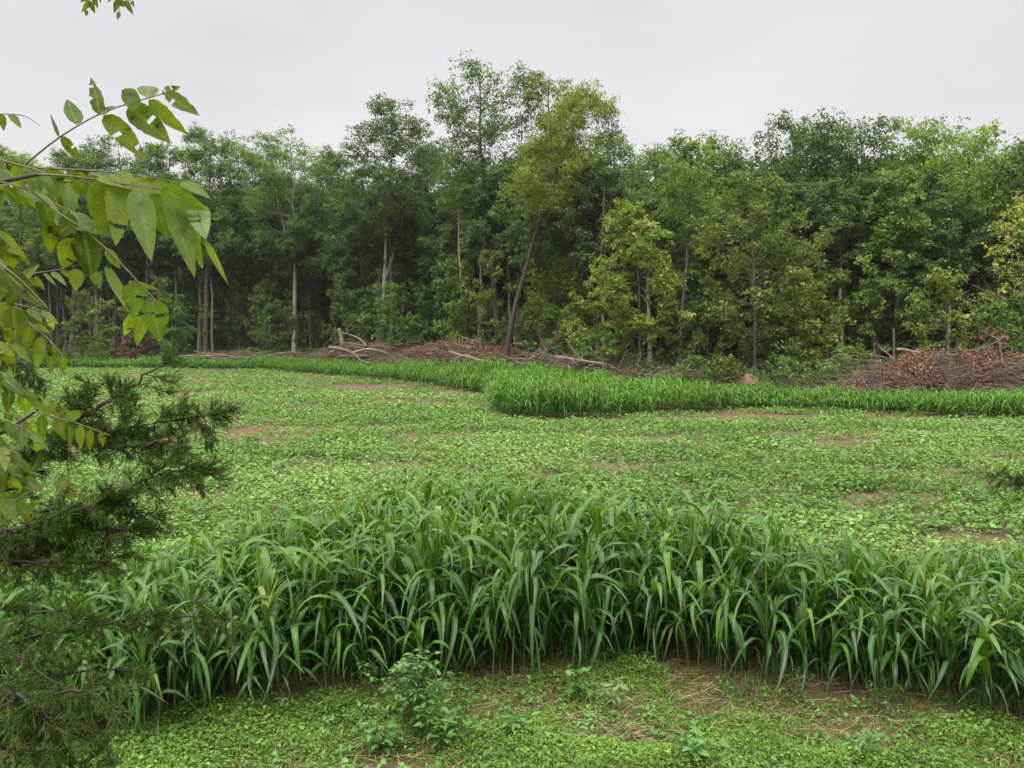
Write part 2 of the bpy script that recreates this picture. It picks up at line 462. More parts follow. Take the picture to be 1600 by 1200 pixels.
def gen_tree(seed, H, cb, R, lean=(0, 0), shape='oval', limbs=26, tr=None, leaves=16000, ls=0.2, clump=0.95, flat=0.82, low=0, droop=0.25, fork=None, bow=0.0):
    """Returns (wood, leaves) builders with the base at the origin."""
    rng = np.random.default_rng(seed)
    wood, lf = MB(), MB()
    tr = tr or 0.011 * H + 0.03
    K = 14
    t = np.linspace(0, 1, K)
    wob = np.cumsum(rng.normal(0, 0.006 * H, (K, 2)), axis=0) * (t[:, None] ** 0.7)
    tp = np.stack([lean[0] * (t ** (1 + bow)) + wob[:, 0], lean[1] * t + wob[:, 1], H * 0.965 * t], 1)
    rr = tr * (1 - 0.93 * t) ** 0.8
    rr[0] *= 1.3
    tp[0, 2] = -0.3
    wood.add(*tube(tp, rr, 8))
    def trunk(z):
        z = np.clip(z / (H * 0.965), 0, 1)
        return np.array([np.interp(z, t, tp[:, i]) for i in range(3)]), np.interp(z, t, rr)
    C, CRr = [], []
    for i in range(limbs):
        u = (i + rng.random()) / limbs
        zE = H * (cb + (1 - cb) * u)
        rad = R * prof(shape, u) * rng.uniform(0.5, 1.15)
        az = i * 2.39996 + rng.normal(0, 0.35)
        rise = rad * rng.uniform(0.35, 1.0) * (0.6 + 0.7 * u)
        zS = max(zE - rise, H * cb * 0.72)
        S, r0 = trunk(min(zS, H * 0.95))
        T, _ = trunk(zE)
        E = np.array((T[0] + rad * math.cos(az), T[1] + rad * math.sin(az), zE))
        mid = (S + E) / 2 + np.array((math.cos(az), math.sin(az), 0)) * rad * 0.12 + np.array((0, 0, -0.08 * rad))
        n = 6
        P = bez(S, mid, E, n)
        P[1:-1] += rng.normal(0, 0.03 * rad + 0.02, (n - 2, 3))
        rl = max(0.42 * r0, 0.012) * (1 - 0.85 * np.linspace(0, 1, n))
        wood.add(*tube(P, rl, 5))
        C.append(E); CRr.append(clump * rng.uniform(0.6, 1.1))
        L = np.linalg.norm(E - S)
        for s in range(5 + int(L * 1.3)):
            q = rng.uniform(0.35, 0.97)
            k = q * (n - 1); a = int(k)
            B = P[a] + (P[min(a + 1, n - 1)] - P[a]) * (k - a)
            d = nrm(np.array((math.cos(az), math.sin(az), 0.35)) * 0.8 + rng.normal(0, 0.7, 3) * np.array((1, 1, 0.6)))
            e = B + d * L * rng.uniform(0.18, 0.42)
            if e[2] > H: e[2] = H - rng.uniform(0, 0.8)
            wood.add(*tube(bez(B, (B + e) / 2 + np.array((0, 0, 0.06 * L)), e, 4), rl[a] * 0.45 * np.array([1, .8, .5, .25]) + 0.004, 4))
            C.append(e); CRr.append(clump * rng.uniform(0.45, 0.95))
    for i in range(9):
        C.append(trunk(H * rng.uniform(0.86, 1.0))[0] + rng.normal(0, 0.09 * R + .15, 3) * np.array((1, 1, .6))); CRr.append(clump * rng.uniform(0.45, 0.85))
    for i in range(low):                            # small sprays on the bare trunk
        z = H * cb * rng.uniform(0.25, 0.95)
        S, r0 = trunk(z)
        az = rng.uniform(0, 6.28)
        ln = rng.uniform(0.8, 2.4)
        e = S + np.array((math.cos(az) * ln, math.sin(az) * ln, rng.uniform(0, 0.6)))
        wood.add(*tube(bez(S, (S + e) / 2 + np.array((0, 0, .15)), e, 4), np.array([.03, .022, .015, .008]), 4))
        C.append(e); CRr.append(clump * rng.uniform(0.4, 0.8))
        C.append((S + e) / 2); CRr.append(clump * 0.4)
    if fork:                                        # a second stem leaving low on the trunk
        S, r0 = trunk(H * fork[0])
        e, _ = trunk(H * min(fork[0] + 0.4, .95))
        e = e + np.array((fork[1], 0, 0))
        wood.add(*tube(bez(S, (S + e) / 2 + np.array((fork[1] * .25, 0, 0)), e, 7), r0 * 0.75 * (1 - 0.8 * np.linspace(0, 1, 7)), 6))
    C, CRr = np.array(C), np.array(CRr)
    w = CRr ** 2
    idx = rng.choice(len(C), leaves, p=w / w.sum())
    KS = 8
    sv = nrm(rng.normal(0, 1, (len(C), KS, 3)))
    so = sv * (rng.random((len(C), KS, 1)) ** 0.5) * CRr[:, None, None] * np.array((1, 1, flat))
    j = rng.integers(0, KS, leaves)
    dv = nrm(rng.normal(0, 1, (leaves, 3)))
    off = dv * (rng.random(leaves) ** 0.55 * CRr[idx] * 0.40)[:, None] * np.array((1, 1, .6))
    Pn = C[idx] + so[idx, j] + off
    dv = nrm(dv + sv[idx, j] * .9)
    spt = rng.normal(0, .13, (len(C), KS))[idx, j]
    nrmv = nrm(dv * 0.45 + np.array((0, 0, 0.6)) + rng.normal(0, 0.5, (leaves, 3)))
    d = nrm(np.cross(nrmv, rng.normal(0, 1, (leaves, 3)))) + np.array((0, 0, -droop))
    ln = ls * rng.uniform(0.6, 1.35, leaves)
    ct = rng.normal(0, 0.16, len(C))[idx]
    tint = np.clip(0.42 + ct + spt + rng.normal(0, 0.16, leaves), 0, 1)
    leaf_quads(lf, Pn, d, nrmv, ln, ln * rng.uniform(0.5, 0.75, leaves), tint)
    return wood, lf

def plant_tree(name, label, cat, loc, gen, leafm, bark, group=None, rz=0):
    root = thing(name, label, cat, loc, rz, group)
    wood, lf = gen
    wood.build('trunk', M[bark], root, smooth=True)
    lf.build('crown', M[leafm], root)
    return root
def copy_tree(o, loc, rz, sc, label=None, group=None):
    r = o.copy()
    COL.objects.link(r)
    r.location, r.rotation_euler, r.scale = loc, (0, 0, rz), sc
    if label: r['label'] = label
    if group: r['group'] = group
    for ch in o.children:
        c = ch.copy()
        COL.objects.link(c)
        c.parent = r
    return r

def front_tree(seed, label, bx, d, tx, ty, hw, cby, leafm, bark='bark', name='broadleaf_tree', cat='tree', dens=1.0, ls=0.225, **kw):
    B = at(bx, 560, d)
    z0 = float(gz(B[0], d))
    T = at(tx, ty, d)
    H = T[2] - z0
    cb = np.clip((at(bx, cby, d)[2] - z0) / H, 0.03, 0.9)
    R = 1.12 * hw * d / F
    cl = 0.15 * R + 0.75
    kw.setdefault('clump', cl)
    hgt = H * (1 - cb)
    n = int(np.clip(dens * 265 * (2 * R * hgt) / (ls / 0.21) ** 2, 500, 75000))
    gen = gen_tree(seed, H, cb, R, lean=(T[0] - B[0], 0), leaves=n, ls=ls, **kw)
    return plant_tree(name, label, cat, (B[0], d, z0), gen, leafm, bark)

FT = [
 # seed label bx d tx ty hw cby leaf bark kwargs
 (1, 'dark green tree on a straight pale trunk behind the leftmost brush heap', 460, 103, 458, 214, 72, 405, 'dark', 'bark_pale', dict(low=6, shape='vase', tr=.30, fork=(.42, -2.6))),
 (2, 'tall dark green tree with a pale forked trunk behind the bowed grey logs', 596, 92, 606, 168, 66, 360, 'dark', 'bark_pale', dict(low=10, tr=.28, fork=(.3, 2.2), shape='oval')),
 (3, 'slender tree with a thin pale bare trunk, left of the leaning dark trunk', 724, 82, 716, 238, 34, 330, 'mid', 'bark_pale', dict(tr=.17, dens=.6, limbs=16, fork=(.5, 1.8))),
 (4, 'tallest dark tree with an airy crown of upright limbs at the middle of the wood', 778, 80, 762, 108, 68, 330, 'dark', 'bark', dict(shape='vase', tr=.34, dens=.72, limbs=30, fork=(.3, 3.0))),
 (5, 'yellow green tree on a thick dark trunk leaning right over the fallen trunk', 790, 67, 918, 140, 64, 330, 'lime', 'bark_dark', dict(tr=.22, limbs=32, bow=.4, flat=.8, ls=.17, dens=1.05)),
 (6, 'narrow tall yellow green tree beside the tallest dark crown', 868, 78, 862, 112, 30, 330, 'lime', 'bark', dict(shape='column', flat=.9, ls=.18, dens=.9)),
 (7, 'bright yellow green young tree beside the end of the fallen branchy treetop', 1000, 56, 998, 314, 60, 520, 'bright', 'bark', dict(shape='oval', tr=.11, clump=.62, dens=1.0, low=5)),
 (8, 'slim grey trunk leaning right with a small airy crown', 1062, 60, 1098, 206, 42, 380, 'mid', 'bark', dict(tr=.17, dens=.8, limbs=18, low=3)),
 (9, 'broad olive green tree above the small orange dirt mound', 1180, 53.5, 1185, 268, 96, 520, 'olive', 'bark', dict(shape='oval', tr=.15, clump=.66, limbs=30, low=4, dens=.62)),
 (10, 'tall dark tree with a split top behind the broad olive tree', 1245, 68, 1252, 188, 60, 360, 'dark', 'bark', dict(shape='vase', fork=(.4, -2.4))),
 (11, 'dark tree with a rounded high crown between the split topped tree and the tufted tree', 1325, 66, 1318, 192, 56, 350, 'dark', 'bark_dark', dict(shape='vase')),
 (12, 'layered mid green tree rising behind the left end of the big brown brush pile', 1395, 56, 1402, 268, 88, 500, 'mid', 'bark_dark', dict(shape='cone', clump=.8, limbs=36, low=6)),
 (13, 'narrow tufted pale green treetop above the layered tree', 1425, 64, 1418, 188, 40, 330, 'mid', 'bark', dict(shape='column')),
 (14, 'wide dark green tree behind the middle of the big brown brush pile', 1512, 60, 1510, 204, 66, 400, 'mid', 'bark_dark', dict(shape='oval', limbs=32)),
 (15, 'dark tree at the far right edge of the wood', 1625, 58, 1608, 226, 52, 400, 'dark', 'bark_dark', dict()),
 (16, 'yellow leaved thin tree at the right end of the big brown brush pile', 1618, 46.5, 1612, 298, 60, 480, 'yellow', 'bark', dict(shape='oval', dens=.26, tr=.13, clump=.5, ls=.2)),
 (17, 'dark tree just right of and behind the yellow green leaning tree', 950, 80, 968, 214, 56, 370, 'dark', 'bark', dict()),
 (18, 'shaded dark tree above the bright yellow green young tree', 1036, 74, 1030, 232, 52, 380, 'dark', 'bark', dict()),
 (19, 'leftmost tall grey green tree partly behind the near overhanging leaves', 178, 108, 186, 222, 58, 400, 'dark', 'bark', dict(shape='vase')),
 (20, 'lower tree at the left, seen between near leaf sprays', 112, 106, 122, 240, 50, 420, 'dark', 'bark', dict()),
 (21, 'narrow dark tree between two round crowned trees at the left', 258, 110, 262, 222, 38, 420, 'mid', 'bark', dict(shape='column')),
 (22, 'round crowned dark tree behind the reddish brown dead shrub and brush', 322, 106, 328, 208, 60, 420, 'dark', 'bark', dict(shape='oval')),
 (23, 'dark tree filling the gap left of the straight pale trunk', 392, 110, 398, 238, 44, 420, 'dark', 'bark_dark', dict()),
 (24, 'dark low crowned tree between the straight pale trunk and the pale forked trunk', 524, 104, 530, 240, 44, 400, 'dark', 'bark_dark', dict()),
 (25, 'dark tree just right of the pale forked trunk', 655, 98, 660, 226, 44, 400, 'dark', 'bark_dark', dict()),
 (26, 'dark tree under the airy tall crown, left of the slender bare trunk', 700, 92, 690, 290, 40, 420, 'dark', 'bark_dark', dict()),
 (27, 'tree at the outer left of the wood behind the nearest leaves', 30, 108, 36, 238, 56, 420, 'mid', 'bark', dict()),
 (28, 'feathery yellow green tree low beneath the leaning crown', 880, 72, 872, 400, 58, 520, 'lime', 'bark', dict(shape='oval', flat=.85, ls=.17, dens=.75, tr=.12)),
 (29, 'dark tree closing the gap right of the slim leaning grey trunk', 1120, 70, 1128, 226, 50, 380, 'dark', 'bark', dict()),
]
for seed, label, bx, d, tx, ty, hw, cby, lm, bk, kw in FT:
    front_tree(seed, label, bx, d, tx, ty, hw, cby, lm, bk, **kw)

SAP = [
 (51, 'thin pale yellowish sapling left of the foot of the leaning dark trunk', 766, 70, 770, 388, 24, 535, 'bright', dict(dens=.7)),
 (52, 'green bushy sapling just right of the leaning dark trunk', 868, 69, 866, 478, 38, 575, 'fresh', {}),
 (53, 'yellow green bushy sapling behind the branchy fallen treetop', 930, 62, 926, 446, 46, 575, 'bright', dict(dens=.8)),
 (54, 'spreading light green sapling between the forked trunk and the slender bare trunk', 660, 88, 655, 440, 56, 530, 'fresh', dict(dens=.7)),
 (55, 'leafy sapling at the left of the wood edge, above the low red brush heap', 268, 98, 266, 462, 40, 545, 'fresh', {}),
 (56, 'low olive bush at the foot of the slim leaning grey trunk', 1128, 50.5, 1130, 556, 26, 600, 'olive', dict(dens=.7)),
 (57, 'yellow green sapling spraying right of the broad olive tree', 1262, 51.5, 1272, 440, 40, 590, 'bright', dict(dens=.5)),
 (58, 'pale leaved sapling right behind the brown brush pile', 1478, 50, 1484, 428, 58, 560, 'bright', dict(dens=.75)),
 (59, 'green bush at the right end of the brown brush pile, below the yellow tree', 1580, 46, 1572, 468, 44, 560, 'fresh', {}),
 (60, 'small leafy sapling beside the straight pale trunk', 432, 97, 428, 470, 38, 545, 'fresh', dict(dens=.7)),
 (61, 'pale sapling between the slim leaning trunk and the broad olive tree', 1108, 53, 1104, 470, 32, 590, 'olive', dict(dens=.55)),
 (62, 'small green sapling left of the pale forked trunk', 560, 90, 566, 452, 32, 545, 'fresh', dict(dens=.7)),
 (63, 'light green low sapling behind the brush right of the forked trunk', 640, 84, 636, 492, 34, 548, 'fresh', {}),
 (64, 'low bright green bush behind the end of the fallen branchy treetop', 955, 58, 950, 520, 42, 585, 'fresh', {}),
 (65, 'dim green bush at the left end of the brown brush pile', 1328, 49, 1330, 540, 36, 600, 'mid', {}),
 (66, 'yellowish low bush beneath the yellow green sapling', 1232, 51, 1236, 536, 26, 598, 'olive', dict(dens=.6)),
 (67, 'dark shaded sapling between the broad olive tree and the layered tree', 1302, 56, 1300, 420, 42, 580, 'mid', {}),
 (68, 'small leafy sapling left of the low red brush heap, under the near leaves', 160, 98, 158, 470, 44, 550, 'mid', {}),
]
for seed, label, bx, d, tx, ty, hw, cby, lm, kw in SAP:
    front_tree(seed, label, bx, d, tx, ty, hw, cby, lm, 'bark', name='sapling', cat='sapling', limbs=14, clump=0.42, ls=.19, tr=.045, shape='oval', **kw)

# the wood behind: individual trees on shared meshes
rng = np.random.default_rng(7)
protos = []
for k in range(6):
    H = [21, 23, 20, 22, 24, 19][k]
    gen = gen_tree(100 + k, H, [.5, .56, .46, .52, .56, .45][k], [3.6, 3.2, 3.9, 3.4, 3.0, 4.0][k], shape=['oval', 'vase', 'oval', 'vase', 'column', 'oval'][k], leaves=16000, ls=.26, limbs=24, low=7, tr=.17 + .02 * k)
    protos.append(plant_tree('forest_tree', 'tall thin dark trunked tree standing deep in the shaded wood', 'tree', (0, 0, 0), gen, ['deep', 'deep', 'dark', 'deep', 'deep', 'deep'][k], ['bark', 'bark_pale', 'bark', 'bark_pale', 'bark', 'bark_pale'][k], 'trees standing deep in the wood'))
sky_x = [-400, 100, 180, 320, 400, 460, 530, 606, 690, 760, 860, 940, 1000, 1100, 1180, 1250, 1310, 1400, 1510, 1600, 2000]
sky_y = [240, 262, 250, 240, 262, 240, 270, 225, 300, 200, 190, 215, 262, 240, 262, 225, 225, 225, 240, 258, 250]
spots = []
tries = 0
while len(spots) < 225 and tries < 20000:
    tries += 1
    px = rng.uniform(-160, 1760)
    dep = 2 + 46 * rng.random() ** 1.3
    a = (px - 800) / F
    y = 60.0
    for _ in range(12):
        y = 0.5 * y + 0.5 * (y_edge(a * y) + 17 + dep)
    x = a * y
    if all((x - q[0]) ** 2 + (y - q[1]) ** 2 > 2.6 ** 2 for q in spots):
        spots.append((x, y, px))
for i, (x, y, px) in enumerate(spots):
    o = protos[i % 6]
    z0 = float(gz(x, y))
    top = at(px, np.interp(px, sky_x, sky_y) + rng.uniform(25, 95), y)[2] - z0
    H0 = [21, 23, 20, 22, 24, 19][i % 6]
    s = min(top, 27) / H0
    sc = (max(s, .75) * rng.uniform(.9, 1.15),) * 2 + (s,)
    rz = rng.uniform(0, 6.28)
    if i < 6:
        o.location, o.rotation_euler, o.scale = (x, y, z0), (0, 0, rz), sc
    else:
        copy_tree(o, (x, y, z0), rz, sc)
# understorey: shaded young trees among the trunks
up = []
for k in range(3):
    gen = gen_tree(200 + k, 6.5, .15, 1.9, shape='oval', leaves=5000, ls=.2, limbs=18, clump=.5, tr=.05)
    up.append(plant_tree('forest_sapling', 'leafy young tree shaded among the dark trunks inside the wood', 'sapling', (0, 0, 0), gen, ['mid', 'dark', 'mid'][k], 'bark', 'young trees under the tall trees'))
for i in range(96):
    px = rng.uniform(-120, 1720)
    a = (px - 800) / F
    dep = 3 + 24 * rng.random() ** 1.2
    y = 60.0
    for _ in range(12):
        y = 0.5 * y + 0.5 * (y_edge(a * y) + 13 + dep)
    x = a * y
    s = rng.uniform(.45, 1.35)
    args = ((x, y, float(gz(x, y))), rng.uniform(0, 6.28), (s * rng.uniform(.8, 1.1),) * 2 + (s * 1.1,))
    if i < 3:
        up[i].location, up[i].rotation_euler, up[i].scale = args[0], (0, 0, args[1]), args[2]
    else:
        copy_tree(up[i % 3], *args)
# low undergrowth on the wood's floor, one mass
ug = MB()
n = 60000
px = rng.uniform(-150, 1750, n)
a = (px - 800) / F
dep = rng.random(n) ** 1.2 * 45
y = np.full(n, 60.0)
for _ in range(12):
    y = 0.5 * y + 0.5 * (y_edge(a * y) + np.where((px > 1165) & (px < 1340), 3.2, 7) + dep)
x = a * y
k = vnoise(x * .35, y * .35, 3)
keep = k > 0.45
x, y, k = x[keep], y[keep], k[keep]
n = len(x)
P = np.stack([x, y, gz(x, y) + rng.random(n) * (k - .35) * 1.7], 1)
nv = nrm(rng.normal(0, .5, (n, 3)) + np.array((0, -.15, .9)))
leaf_quads(ug, P, rng.normal(0, 1, (n, 3)) * np.array((1, 1, .3)), nv, rng.uniform(.12, .3, n), rng.uniform(.08, .18, n), rng.random(n))
tag(ug.build('undergrowth', M['dark']), 'low leafy undergrowth on the dark floor of the wood', 'undergrowth', kind='stuff')

fw = MB()
n = 200000
px = rng.uniform(-250, 1850, n)
a = (px - 800) / F
dep = 40 + 22 * rng.random(n)
y = np.full(n, 60.0)
for _ in range(12):
    y = 0.5 * y + 0.5 * (y_edge(a * y) + 12 + dep)
x = a * y
P = np.stack([x, y, gz(x, y) + 21 * rng.random(n) ** 1.15], 1)
leaf_quads(fw, P, rng.normal(0, 1, (n, 3)), nrm(rng.normal(0, .6, (n, 3)) + np.array((0, -.6, .25))), rng.uniform(.6, 1.2, n), rng.uniform(.4, .75, n), rng.random(n) * .7)
tag(fw.build('far_wood', M['deep']), 'dark leafy mass of the far side of the wood seen between the trunks', 'wood', kind='stuff')

# ------------------------------------------------------------------ fallen wood and brush along the field edge
def stick_cloud(mb, rng, n, cen, half, hgt, ln=(0.6, 2.4), r=(.008, .03), prof_=None, flat=.35):
    for i in range(n):
        u, v = rng.uniform(-1, 1), rng.uniform(-1, 1)
        hh = hgt * (prof_(u) if prof_ else (1 - u * u) ** .5) * max(0.12, 1 - v * v * .85)
        p = cen + np.array((u * half[0], v * half[1], 0))
        p[2] = float(gz(p[0], p[1])) + hh * rng.random() ** .6
        d = nrm(rng.normal(0, 1, 3) * np.array((1.2, .8, flat)))
        L = rng.uniform(*ln)
        e = p + d * L
        e[2] = max(e[2], float(gz(e[0], e[1])) + .02)
        mb.add(*tube(bez(p, (p + e) / 2 + rng.normal(0, .1 * L, 3) * np.array((1, 1, .5)), e, 5), rng.uniform(*r) * np.array([1, .9, .75, .55, .3]), 4))
def brush_pile(label, px0, px1, d0, d1, hgt, nst, nlf, seed, prof_=None, depth=1.8, lt=0.0, limbs=20, mound=.55, ln=(.6, 2.4)):
    rng = np.random.default_rng(seed)
    nst, nlf = int(nst * 1.6), int(nlf * 2.2)
    A, B = at(px0, 560, d0), at(px1, 560, d1)
    c = (A + B) / 2
    ang = math.atan2(B[1] - A[1], B[0] - A[0])
    hl = np.linalg.norm((B - A)[:2]) / 2
    root = thing('brush_pile', label, 'brush pile', (0, 0, 0))
    pf = prof_ or (lambda u: max(0., 1 - u * u) ** .5)
    ca, sa = math.cos(ang), math.sin(ang)
    W = lambda u, v: np.array((c[0] + ca * u * hl - sa * v * depth, c[1] + sa * u * hl + ca * v * depth))
    nu, nv_ = 40, 11
    V = []
    for i in range(nu + 1):
        for j in range(nv_ + 1):
            u, v = -1 + 2 * i / nu, -1 + 2 * j / nv_
            q = W(u, v)
            e = max(0, 1 - v * v) * pf(u)
            V.append((q[0], q[1], float(gz(*q)) - .08 + mound * hgt * e * rng.uniform(.45, 1.25)))
    b = (np.arange(nu)[:, None] * (nv_ + 1) + np.arange(nv_)[None]).ravel()
    mb = MB()
    mb.add(V, np.stack([b, b + nv_ + 1, b + nv_ + 2, b + 1], -1))
    mb.build('litter_heap', M['pile'], root, smooth=True)
    st = MB()
    for i in range(nst):
        u, v = rng.uniform(-1, 1), rng.uniform(-1, .8)
        q = W(u, v)
        hh = hgt * pf(u) * max(.15, 1 - v * v)
        p = np.array((q[0], q[1], float(gz(*q)) + hh * rng.random() ** .5))
        d = nrm(np.array((ca, sa, 0)) * rng.choice([-1, 1]) + rng.normal(0, .55, 3) * np.array((1, 1, .45)))
        L = rng.uniform(*ln)
        e = p + d * L
        st.add(*tube(bez(p, (p + e) / 2 + rng.normal(0, .1 * L, 3) * np.array((1, 1, .6)), e, 5), rng.uniform(.008, .03) * np.array([1, .9, .75, .55, .3]), 4))
    st.build('sticks', M['stick'], root)
    pl = MB()
    for i in range(nst // 4):
        u, v = rng.uniform(-1, 1), rng.uniform(-1, .2)
        q = W(u, v)
        hh = hgt * pf(u) * max(.2, 1 - v * v)
        p = np.array((q[0], q[1], float(gz(*q)) + hh * rng.uniform(.5, 1.02)))
        d = nrm(np.array((ca, sa, 0)) * rng.choice([-1, 1]) + rng.normal(0, .4, 3) * np.array((1, 1, .5)))
        L = rng.uniform(1, 3.2)
        e = p + d * L
        pl.add(*tube(bez(p, (p + e) / 2 + rng.normal(0, .12 * L, 3) * np.array((1, 1, .6)), e, 7), rng.uniform(.008, .026) * np.array([1, .95, .85, .7, .6, .45, .3]), 5))
    pl.build('pale_branches', M['dead'], root)
    lb = MB()
    for i in range(limbs):
        u, v = rng.uniform(-.6, .9), rng.uniform(-.5, .3)
        q = W(u, v)
        p = np.array((q[0], q[1], float(gz(*q)) + hgt * pf(u) * rng.uniform(.3, .95)))
        d = nrm(np.array((ca, sa, 0)) * rng.choice([-1, 1]) + rng.normal(0, .35, 3) * np.array((1, 1, .5)))
        L = rng.uniform(2, 6)
        e = p + d * L
        e[2] = max(e[2], float(gz(e[0], e[1])) + .15)
        r_ = rng.uniform(.04, .13)
        B5 = bez(p, (p + e) / 2 + rng.normal(0, .13 * L, 3) * np.array((1, 1, .7)), e, 9)
        lb.add(*tube(np.concatenate([B5[:1], B5]), r_ * np.r_[.05, np.linspace(1, .3, 9)], 6))
        for k in range(3):
            a5 = rng.integers(3, 9)
            e2 = B5[a5] + nrm(d + rng.normal(0, .8, 3)) * L * .3
            lb.add(*tube(bez(B5[a5], (B5[a5] + e2) / 2 + rng.normal(0, .08, 3), e2, 5), r_ * .4 * np.array([1, .8, .6, .4, .2]), 5))
    if limbs:
        lb.build('limbs', M['dead'], root, smooth=True)
    lv = MB()
    u, v = rng.uniform(-1, 1, nlf), rng.uniform(-1, .9, nlf)
    pu = np.array([pf(t) for t in u])
    x = c[0] + ca * u * hl - sa * v * depth
    y = c[1] + sa * u * hl + ca * v * depth
    k = vnoise(u * 7 + 3, v * 3 + 5, seed)
    z = gz(x, y) + hgt * pu * np.maximum(.15, 1 - v * v) * (0.55 + .55 * rng.random(nlf))
    kp = k > .47
    x, y, z, k = x[kp], y[kp], z[kp], k[kp]
    n = len(x)
    leaf_quads(lv, np.stack([x, y, z], 1), rng.normal(0, 1, (n, 3)) + np.array((0, 0, -.4)), rng.normal(0, 1, (n, 3)), rng.uniform(.10, .22, n), rng.uniform(.06, .13, n), np.clip(rng.random(n) * .6 + (k - .5) * 1.1 + .15 + lt, 0, 1))  # tint follows k: dark shaded gaps painted among the leaves
    lv.build('dead_leaves', M['dead_leaf'], root)
    return root
brush_pile('low reddish brown brush heap at the far left edge of the field', 250, 480, 92, 90, 1.5, 300, 4500, 1)
brush_pile('brown brush heap under the two bowed grey logs', 480, 660, 86, 82, 1.75, 345, 4500, 2)
brush_pile('reddish brush heap along the pale fallen trunk, mid field edge', 630, 830, 80, 67, 1.8, 450, 6000, 3)
brush_pile('low tangle of brown sticks beneath the branchy fallen treetop', 820, 1010, 66, 55.5, .8, 300, 2500, 4, limbs=0, mound=.4)
brush_pile('thin scatter of grey twigs around the foot of the slim leaning trunk', 1010, 1160, 54, 50, .5, 140, 500, 5, limbs=0, mound=.3)
rp = lambda u: np.interp(u, [-1, -.7, -.45, -.25, .0, .35, .6, 1], [.22, .48, .74, 1.0, 1.03, 1.0, .92, .8])
brush_pile('big reddish brown brush pile of dead leafy branches at the right edge of the field', 1285, 1690, 45, 41.5, 2.45, 900, 14000, 6, rp, depth=2.9, limbs=6, mound=.75, ln=(.7, 3))

def log(name, label, cat, pts, d, r0, r1, mat, branches=0, seed=0, dy=0.0, n=14, broken=True):
    rng = np.random.default_rng(seed)
    P = np.array([at(p[0], p[1], d + dy * i / max(len(pts) - 1, 1)) for i, p in enumerate(pts)])
    P = smoothline(P, n)
    P += rng.normal(0, r0 * .12, P.shape)
    R = np.linspace(r0, r1, n) * (1 + rng.normal(0, .06, n))
    root = thing(name, label, cat, (0, 0, 0))
    mb = MB()
    PP = np.concatenate([P[:1], P, P[-1:]])
    PP[0] -= (P[1] - P[0]) * .01
    PP[-1] += (P[-1] - P[-2]) * .01
    mb.add(*tube(PP, np.r_[0.002, R, .002], 8))
    mb.build('trunk', M[mat], root, smooth=True)
    if branches:
        bb = MB()
        for i in range(branches):
            k = rng.integers(1, n)
            s = P[k]
            di = nrm(rng.normal(0, 1, 3) * np.array((1, .7, .9)) + np.array((-.5, 0, .15)))
            L = rng.uniform(.6, 2.6)
            e = s + di * L
            e[2] = max(e[2], float(gz(e[0], e[1])) + .05)
            Bz = bez(s, (s + e) / 2 + rng.normal(0, .14 * L, 3), e, 6)
            bb.add(*tube(Bz, R[k] * .55 * np.array([1, .85, .7, .5, .35, .15]), 5))
            for q in range(3):
                s2 = Bz[rng.integers(2, 6)]
                e2 = s2 + nrm(di + rng.normal(0, .7, 3)) * L * .4
                bb.add(*tube(bez(s2, (s2 + e2) / 2 + rng.normal(0, .05, 3), e2, 4), R[k] * .22 * np.array([1, .8, .5, .2]), 4))
        bb.build('branches', M[mat], root, smooth=True)
    return root
log('fallen_log', 'pale bowed log sloping down to the right, leftmost of the grey logs', 'log', [(514, 543), (545, 549), (566, 564), (592, 573)], 81.5, .2, .11, 'dead', 5, 1)
log('fallen_log', 'pale log arched upward over the brush heap', 'log', [(548, 553), (573, 546), (600, 551), (630, 564)], 82, .16, .09, 'dead', 2, 2)
log('fallen_log', 'short thick grey log lying under the arched log', 'log', [(546, 558), (575, 556), (606, 558)], 82.6, .19, .16, 'dead', 0, 3)
log('fallen_log', 'long pale fallen trunk sloping right along the mid field edge', 'log', [(702, 550), (735, 559), (780, 571), (822, 572), (862, 575)], 69, .12, .24, 'dead', 6, 4, dy=-6)
log('fallen_treetop', 'branchy pale fallen treetop arching down to the right near the sorghum', 'log', [(868, 556), (900, 562), (945, 570), (985, 586), (1003, 590)], 58, .07, .17, 'dead', 34, 5, dy=-3)
log('fallen_treetop', 'upturned grey dead limbs at the foot of the leaning dark trunk', 'log', [(812, 578), (830, 560), (848, 552), (856, 545)], 64, .14, .05, 'dead', 22, 6)
log('broken_snag', 'short upright broken pale snag above the brown heap with bowed logs', 'snag', [(538, 552), (534, 530), (530, 513)], 85, .22, .16, 'dead', 0, 7)
log('wooden_post', 'taller thin grey post standing at the left of the big brush pile', 'post', [(1398, 590), (1397, 550), (1396, 514)], 45.5, .06, .05, 'stick', 0, 8)
log('wooden_post', 'shorter thin grey post left of the taller post', 'post', [(1368, 590), (1367, 560), (1366, 536)], 46, .05, .04, 'stick', 0, 9)
log('dead_limb', 'pale bare limb propped against the slim leaning trunk', 'dead branch', [(1064, 592), (1072, 578), (1084, 562)], 52, .07, .04, 'dead', 2, 10)
log('dead_limb', 'thin pale upright dead branch at the right end of the big brush pile', 'dead branch', [(1568, 575), (1563, 545), (1560, 528)], 42, .06, .03, 'dead', 7, 11)
log('fallen_log', 'grey log end on top of the big brush pile', 'log', [(1402, 546), (1415, 547), (1436, 552)], 43.5, .09, .07, 'dead', 0, 12)
log('fallen_log', 'long thin log lying low along the far left field edge', 'log', [(330, 560), (400, 559), (480, 561)], 89, .09, .07, 'stick', 2, 13)
log('dead_limb', 'long grey branch sweeping up right off the top of the big brush pile', 'dead branch', [(1440, 560), (1510, 550), (1550, 538), (1572, 524)], 43, .035, .015, 'dead', 9, 14)
